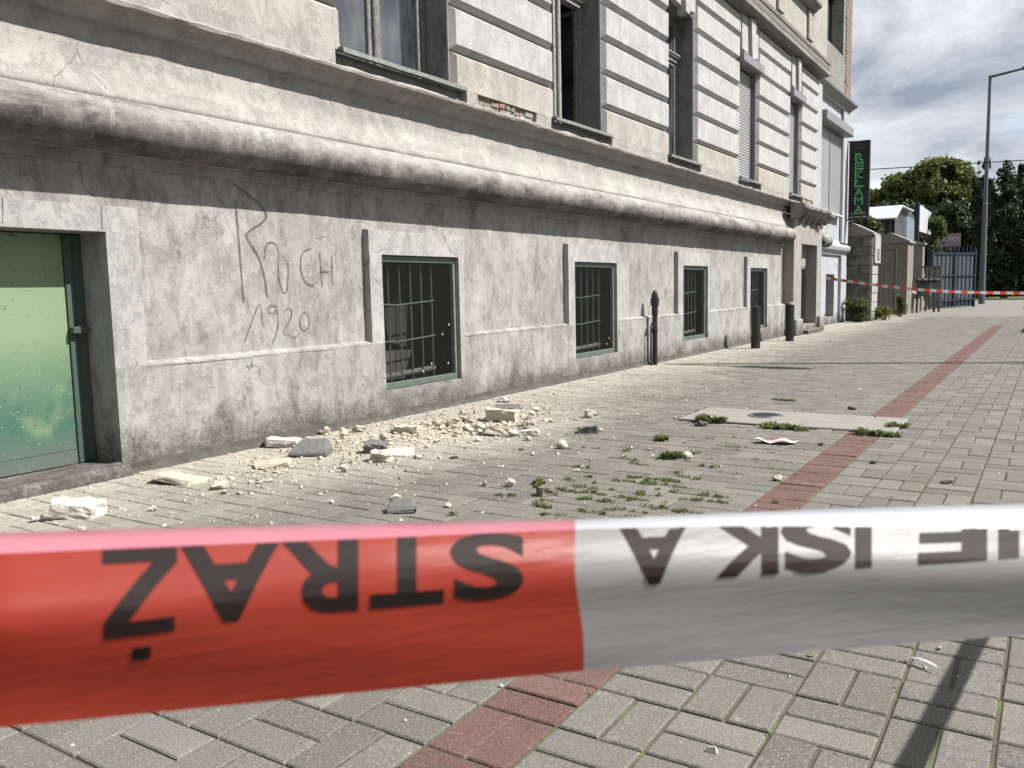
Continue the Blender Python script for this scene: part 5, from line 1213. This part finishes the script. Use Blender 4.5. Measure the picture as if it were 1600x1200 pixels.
RB = [
 ('plaster_chunk', 118, 806, 62, 24, 'pale', 'long pale plaster block lying alone just above the tape at far left', {'shape': 'slab', 'rot': .15}),
 ('plaster_slab', 283, 752, 72, 9, 'cream', 'thin flat tan slab lying nearest the green door', {'shape': 'slab', 'rot': -.35}),
 ('plaster_chunk', 352, 762, 44, 20, 'cream', 'low tan lump just right of the thin flat slab', {}),
 ('plaster_slab', 441, 697, 44, 14, 'pale', 'pale flat chunk close to the wall left of the grey moulding piece', {'shape': 'slab'}),
 ('moulding_fragment', 488, 710, 56, 26, 'greyp', 'grey smooth moulding fragment with a stepped face, largest grey piece', {'shape': 'mould', 'rot': 0, 'depth': .85}),
 ('plaster_slab', 426, 728, 52, 8, 'cream', 'thin dark-edged shard in front of the grey moulding fragment', {'shape': 'slab'}),
 ('plaster_chunk', 508, 679, 19, 15, 'cream', 'small upright tan chunk behind the grey moulding fragment', {}),
 ('plaster_chunk', 535, 686, 16, 22, 'cream', 'tall narrow tan shard behind the grey moulding fragment', {}),
 ('plaster_chunk', 538, 737, 16, 16, 'pale', 'small two-lobed white lump in the open between pile and tape', {}),
 ('plaster_slab', 587, 706, 30, 18, 'greyp', 'tilted grey flat piece left of the long white slab', {'shape': 'slab'}),
 ('plaster_slab', 622, 710, 46, 7, 'pale', 'long thin white slab lying flat in front of the pile', {'shape': 'slab'}),
 ('plaster_chunk', 596, 720, 30, 17, 'cream', 'tan angular chunk in front of the tilted grey piece', {'shape': 'slab'}),
 ('plaster_chunk', 603, 688, 24, 13, 'cream', 'wedge-shaped tan chunk behind the tilted grey piece', {}),
 ('plaster_slab', 638, 676, 38, 12, 'cream', 'flat tan slab leaning at the left end of the pile', {'shape': 'slab'}),
 ('moulding_fragment', 628, 799, 46, 23, 'greyp', 'grey moulding fragment with white mortar on top just above the red tape', {'shape': 'mould', 'rot': .1, 'depth': .6}),
 ('mortar_lump', 618, 781, 17, 12, 'pale', 'crumbly white mortar lump lying behind the fragment just above the red tape', {}),
 ('pebble', 518, 787, 10, 8, 'pale', 'white pebble standing alone left of the lower moulding fragment', {}),
 ('mortar_lump', 666, 667, 15, 11, 'cream', 'leftmost small lump of the row making up the pile', {}),
 ('mortar_lump', 682, 665, 17, 10, 'cream', 'second small lump of the row making up the pile', {}),
 ('mortar_lump', 708, 667, 24, 20, 'cream', 'tallest rounded cream lump left of the middle of the pile', {}),
 ('mortar_lump', 727, 659, 14, 8, 'greyp', 'small grey flake resting between the cream lumps of the pile', {}),
 ('mortar_lump', 732, 676, 22, 17, 'cream', 'cream lump right below the grey flake in the pile', {}),
 ('mortar_lump', 750, 672, 24, 14, 'pale', 'pale smooth lump in the middle of the pile', {}),
 ('mortar_lump', 778, 679, 36, 15, 'cream', 'long cream block at the front of the pile', {'shape': 'slab'}),
 ('mortar_lump', 800, 682, 18, 14, 'pale', 'grey-white crumbled lump at the right front of the pile', {}),
 ('mortar_lump', 822, 670, 14, 17, 'cream', 'pointed tan lump at the right end of the pile', {}),
 ('mortar_lump', 829, 680, 26, 10, 'pale', 'flat pale flake at the right end of the pile', {'shape': 'slab'}),
 ('mortar_lump', 825, 688, 14, 8, 'cream', 'small tan lump lying in front of the flat pale flake', {}),
 ('broken_brick', 785, 657, 46, 20, 'cream', 'large cream brick-sized block at the back of the pile', {'shape': 'slab', 'rot': -.2}),
 ('plaster_slab', 791, 641, 36, 8, 'greyp', 'thin grey slab resting behind the large cream block', {'shape': 'slab', 'z': .0}),
 ('plaster_chunk', 790, 628, 27, 12, 'pale', 'white lump close to the wall behind the pile', {}),
 ('plaster_chunk', 879, 701, 21, 17, 'pale', 'upright cream chunk standing alone right of the pile', {}),
 ('plaster_chunk', 798, 760, 18, 17, 'pale', 'bright white pyramid-shaped lump in the open paving', {}),
 ('stone', 854, 773, 26, 15, 'olive', 'dark olive stone with a pale top right of the white pyramid lump', {'shape': 'slab', 'rot': .5}),
 ('pebble', 700, 793, 13, 8, 'pale', 'small pale pebble right of the lower moulding fragment', {}),
 ('pebble', 708, 806, 14, 11, 'olive', 'small grey-brown lump almost touched by the tape edge', {}),
 ('plaster_chunk', 924, 652, 19, 12, 'cream', 'cream block lying far right of the pile', {'shape': 'slab'}),
 ('plaster_slab', 920, 676, 27, 12, 'greyp', 'squarish grey flat piece far right of the pile', {'shape': 'slab'}),
 ('mortar_lump', 938, 674, 12, 7, 'pale', 'small pale crumb beside the squarish grey piece', {}),
 ('stone', 1074, 716, 17, 13, 'pale', 'pale pointed stone next to a weed in the open paving', {}),
 ('stone', 1095, 666, 22, 11, 'greyp', 'grey rounded stone left of the concrete access cover', {}),
 ('pebble', 1108, 655, 11, 7, 'pale', 'white pebble among weeds left of the access cover', {}),
 ('stone', 1215, 751, 19, 10, 'pale', 'smooth white stone at the edge of the red strip', {}),
 ('pebble', 1331, 640, 16, 6, 'darkbit', 'flat dark lump behind the access cover', {}),
 ('pebble', 1283, 696, 10, 5, 'darkbit', 'dark crumb on the red strip in front of the cover', {}),
 ('pebble', 1364, 724, 11, 5, 'darkbit', 'dark crumb right of the red strip', {}),
 ('pebble', 1478, 755, 18, 5, 'darkbit', 'yellowish dark crumb well right of the red strip', {}),
 ('pebble', 1468, 1014, 10, 9, 'cream', 'tiny yellowish snail-like pebble below the white tape beside the feather', {}),
 ('pebble', 784, 1072, 8, 6, 'pale', 'white pebble at the red strip just below the tape', {}),
 ('pebble', 632, 1127, 8, 6, 'pale', 'white pebble on a grey brick left of the red strip below the tape', {}),
 ('plaster_chunk', 55, 815, 16, 9, 'pale', 'small white crumb left of the long pale block', {}),
 ('plaster_chunk', 240, 798, 16, 9, 'pale', 'paired small white lumps right of the long pale block', {}),
 ('mortar_lump', 560, 675, 26, 12, 'cream', 'tan mortar heap against the wall foot', {}),
 ('mortar_lump', 470, 680, 22, 9, 'pale', 'pale crumbled lump against the wall foot', {}),
 ('plaster_chunk', 653, 716, 15, 8, 'cream', 'small tan lump in front of the thin white slab', {}),
 ('plaster_chunk', 710, 716, 16, 5, 'darkbit', 'flat dark flake in front of the pile', {}),
]
for i, (nm, a, b, w_, h_, mt, lab, kw) in enumerate(RB): rock(nm, a, b, w_, h_, mt, lab, 100 + i, **kw)
def lumps(name, spots, mt, lab):
    M2 = MB(); rn = random.Random(41)
    for (x, y, s) in spots:
        bm = bmesh.new(); el = rn.uniform(.6, 1.5); hh = rn.uniform(.35, .8); an = rn.uniform(0, 3.14)
        for k in range(11):
            v = Vector((rn.gauss(0, 1), rn.gauss(0, 1), rn.gauss(0, 1))).normalized(); q = Vector((v.x * s * el, v.y * s, 0)); bm.verts.new((x + q.x * math.cos(an) - q.y * math.sin(an), y + q.x * math.sin(an) + q.y * math.cos(an), max(-.002, s * hh * (v.z + .6))))
        ret = bmesh.ops.convex_hull(bm, input=bm.verts[:]); bmesh.ops.delete(bm, geom=[g_ for g_ in ret['geom_interior'] if isinstance(g_, bmesh.types.BMVert)], context='VERTS')
        bm.verts.index_update(); M2.add([tuple(v.co) for v in bm.verts], [tuple(v.index for v in f.verts) for f in bm.faces]); bm.free()
    return prop(M2.build(name, mt, fix=True), lab, 'rubble', kind='stuff')
rn = random.Random(17); sp_ = []
for _ in range(150): sp_.append((-3.42 + rn.gauss(0, .20), 4.85 + rn.gauss(0, .33), rn.uniform(.010, .036)))
for _ in range(110): t = rn.random(); sp_.append((-3.95 + .5 * t + rn.gauss(0, .12), 3.7 + 1.0 * t + rn.gauss(0, .15), rn.uniform(.007, .024)))
for _ in range(60): sp_.append((-3.5 + rn.gauss(0, .15), 2.95 + rn.gauss(0, .22), rn.uniform(.006, .02)))
for _ in range(70): sp_.append((-3.3 + rn.gauss(0, .5), 4.6 + rn.gauss(0, 1.1), rn.uniform(.006, .016)))
lumps('mortar_lumps', [q for q in sp_ if q[0] > -4.13], M['cream'], 'heaped cream mortar lumps too small to count')
# scrap of barrier tape
c = G(1212, 692); m = MB(); nn = 9
for i in range(nn):
    for j in range(4):
        u, v = i / (nn - 1) - .5, j / 3 - .5; m.v.append((c[0] + u * .21 + .03 * v, c[1] + v * .12 * (1 - .5 * max(0, -u)) + u * .02, .006 + .022 * (.5 + .5 * math.sin(u * 9 + v * 3))))
for i in range(nn - 1):
    for j in range(3): a = i * 4 + j; m.f.append((a, a + 4, a + 5, a + 1)); m.m.append(1 if (i < 5 and j == 2) else 0)
prop(m.build('tape_scrap', [simple('scrap_white', (.8, .8, .8), .4, 0, 0, 5, 0), simple('scrap_red', (.7, .12, .08), .4, 0, 0, 5, 0)], smooth=True, fix=False), 'crumpled scrap of red and white tape lying beside the red strip', 'litter')
# feather
a, b = Vector(G(1417, 1031)), Vector(G(1478, 1057)); m = MB(); n = 14
for i in range(n + 1):
    t = i / n; p = a.lerp(b, t); wv = .0055 * math.sin(min(1, t * 1.18) * math.pi) ** .6 if t < .84 else .0006; sd = (b - a).normalized().cross(Vector((0, 0, 1))); cz = .008 + .010 * math.sin(t * math.pi)
    m.v += [tuple(p + sd * wv + Vector((0, 0, cz))), tuple(p + Vector((0, 0, cz + .0015))), tuple(p - sd * wv + Vector((0, 0, cz)))]
for i in range(n):
    for k in range(2): q = 3 * i + k; m.f.append((q, q + 3, q + 4, q + 1)); m.m.append(0)
prop(m.build('feather', M['whitepanel'], fix=False), 'small white feather lying on the paving by the dark shadow', 'feather')
# dry leaf
c = G(1266, 1026); m = MB(); m.add([(c[0] - .012, c[1], .002), (c[0], c[1] + .006, .010), (c[0] + .012, c[1] + .002, .004), (c[0], c[1] - .008, .006)], [(0, 1, 2, 3)]); prop(m.build('leaf', simple('dry_leaf', (.42, .42, .24), .8), fix=False), 'tiny curled pale leaf just under the white tape', 'leaf')
# crumbs and grit
def crumbs(name, pts, mt, lab, cat, grp=None):
    m = MB(); rn = random.Random(len(pts))
    for (x, y, s) in pts:
        a = rn.uniform(0, 6.28); k = rn.choice([3, 4]); base = []
        for q in range(k): an = a + q * 2 * math.pi / k + rn.uniform(-.3, .3); base.append((x + s * math.cos(an) * rn.uniform(.7, 1.2), y + s * math.sin(an) * rn.uniform(.6, 1.1), 0.0))
        up = [(x + (b_[0] - x) * .6 + rn.uniform(-.2, .2) * s, y + (b_[1] - y) * .6, s * rn.uniform(.35, .9)) for b_ in base]
        m.add(base + up, [tuple(range(k, 2 * k))] + [(i, (i + 1) % k, k + (i + 1) % k, k + i) for i in range(k)])
    o = m.build(name, mt, fix=False); prop(o, lab, cat, kind='stuff'); return o
def scatter(n, fx, fy, smin, smax, rn):
    out = []
    while len(out) < n:
        x, y = fx(rn), fy(rn)
        if x < -4.17 or (x < -4.1 and y > 16) : continue
        s = smin * (smax / smin) ** (rn.random() ** 2.2); out.append((x, y, s))
    return out
rn = random.Random(12)
pts = scatter(4200, lambda r: -3.62 + r.gauss(0, .36), lambda r: 4.6 + r.gauss(0, 1.05), .003, .016, rn) + scatter(1300, lambda r: -3.2 + r.gauss(0, .7), lambda r: 4.4 + r.gauss(0, 1.5), .003, .011, rn)
crumbs('cream_crumbs', pts, M['cream'], 'cream mortar crumbs scattered round the fallen rubble', 'crumbs')
pts = scatter(900, lambda r: -3.0 + r.gauss(0, .9), lambda r: 4.6 + r.gauss(0, 1.8), .003, .016, rn) + scatter(500, lambda r: r.uniform(-4.1, 1.5), lambda r: r.uniform(1.2, 16), .0025, .009, rn)
crumbs('white_crumbs', pts, M['pale'], 'white plaster crumbs scattered over the paving', 'crumbs')
pts = scatter(1100, lambda r: -4.15 + abs(r.gauss(0, .9)), lambda r: r.uniform(3, 17), .003, .014, rn) + scatter(350, lambda r: r.uniform(-4, 1.5), lambda r: r.uniform(2, 18), .003, .012, rn)
crumbs('dark_grit', pts, M['olive'], 'dark grit and dirt crumbs strewn along the wall foot', 'grit')
# weeds in the joints
def tufts(name, spots, label, kind=None, group=None):
    V = []; F = []; tv = []; rn = random.Random(len(spots) * 7 + 1)
    for (x, y, R, Hh, n) in spots:
        for k in range(n):
            a = rn.uniform(0, 6.28); rr_ = R * math.sqrt(rn.random()); bx_, by_ = x + rr_ * math.cos(a), y + rr_ * math.sin(a) * .55; l = Hh * rn.uniform(.4, 1); an = rn.uniform(0, 6.28); le = l * rn.uniform(.3, 1.0); w = l * .10 + .0012
            dx_, dy_ = math.cos(an), math.sin(an); b0 = len(V)
            V += [(bx_ - dy_ * w, by_ + dx_ * w, 0), (bx_ + dy_ * w, by_ - dx_ * w, 0), (bx_ + dx_ * le * .6 + dy_ * w * .9, by_ + dy_ * le * .6 - dx_ * w * .9, l * .75), (bx_ + dx_ * le, by_ + dy_ * le, l * .8), (bx_ + dx_ * le * .6 - dy_ * w * .9, by_ + dy_ * le * .6 + dx_ * w * .9, l * .75)]
            F += [(b0, b0 + 1, b0 + 2, b0 + 4), (b0 + 4, b0 + 2, b0 + 3)]; t = rn.random(); tv += [t] * 7
    me = bpy.data.meshes.new(name); me.from_pydata(V, [], F); me.materials.append(M['grassblade']); add_tint(me, np.array(tv)); o = bpy.data.objects.new(name, me); sc.collection.objects.link(o)
    return prop(o, label, 'weeds' if kind else 'weed', group, kind)
big = [(1111, 660, 34, .06, 'leafy weed clump at the left end of the access cover'), (1226, 671, 62, .045, 'low grass clump along the front edge of the access cover'), (1374, 681, 52, .045, 'grass clump at the front right corner of the access cover'), (1398, 668, 26, .04, 'small grass clump at the back right corner of the access cover'),
       (1033, 688, 20, .035, 'small round weed left of the white litter scrap'), (1050, 716, 20, .045, 'dark weed beside the pale pointed stone'), (840, 757, 18, .025, 'bright grass tuft just behind the olive stone'), (1225, 626, 30, .02, 'flat weed patch behind the access cover')]
for (u, v, wpx, hh_, lab) in big:
    c = G(u, v); d = math.hypot(c[0], c[1]); tufts('weed_clump', [(c[0] + random.uniform(-1, 1) * wpx * d / FPX * .55, c[1] + random.gauss(0, .022), wpx * d / FPX * random.uniform(.08, .2), hh_ * random.uniform(.5, 1.2), 34) for _ in range(20)], lab, group='weeds growing from the joints')
spots = []; rn = random.Random(77)
for _ in range(105):
    u, v = rn.gauss(960, 110), rn.gauss(765, 45)
    if v > 812 or v < 690 or u < 740: continue
    c = G(u, v)
    # snap to a joint line
    jx = round((c[1] - Y0) / (MD / 2)) * MD / 2 + Y0
    for q in range(rn.choice([1, 1, 2, 3])): spots.append((c[0] + q * .035 + rn.uniform(-.02, .02), jx + rn.gauss(0, .012), rn.uniform(.012, .035), rn.uniform(.010, .024), 22))
for _ in range(60):
    u, v = rn.gauss(1150, 90), rn.gauss(700, 35); 
    if v > 800 or v < 640: continue
    c = G(u, v); jx = round((c[1] - Y0) / (MD / 2)) * MD / 2 + Y0; spots.append((c[0], jx, .02, .012, 10))
for _ in range(200):
    c = (X0 + MD * rn.randint(1, 12), rn.uniform(1.0, 7.5)); spots.append((c[0], c[1], .012, .006, 8))
tufts('joint_grass', spots, 'thin grass and moss growing in the paving joints', kind='stuff')
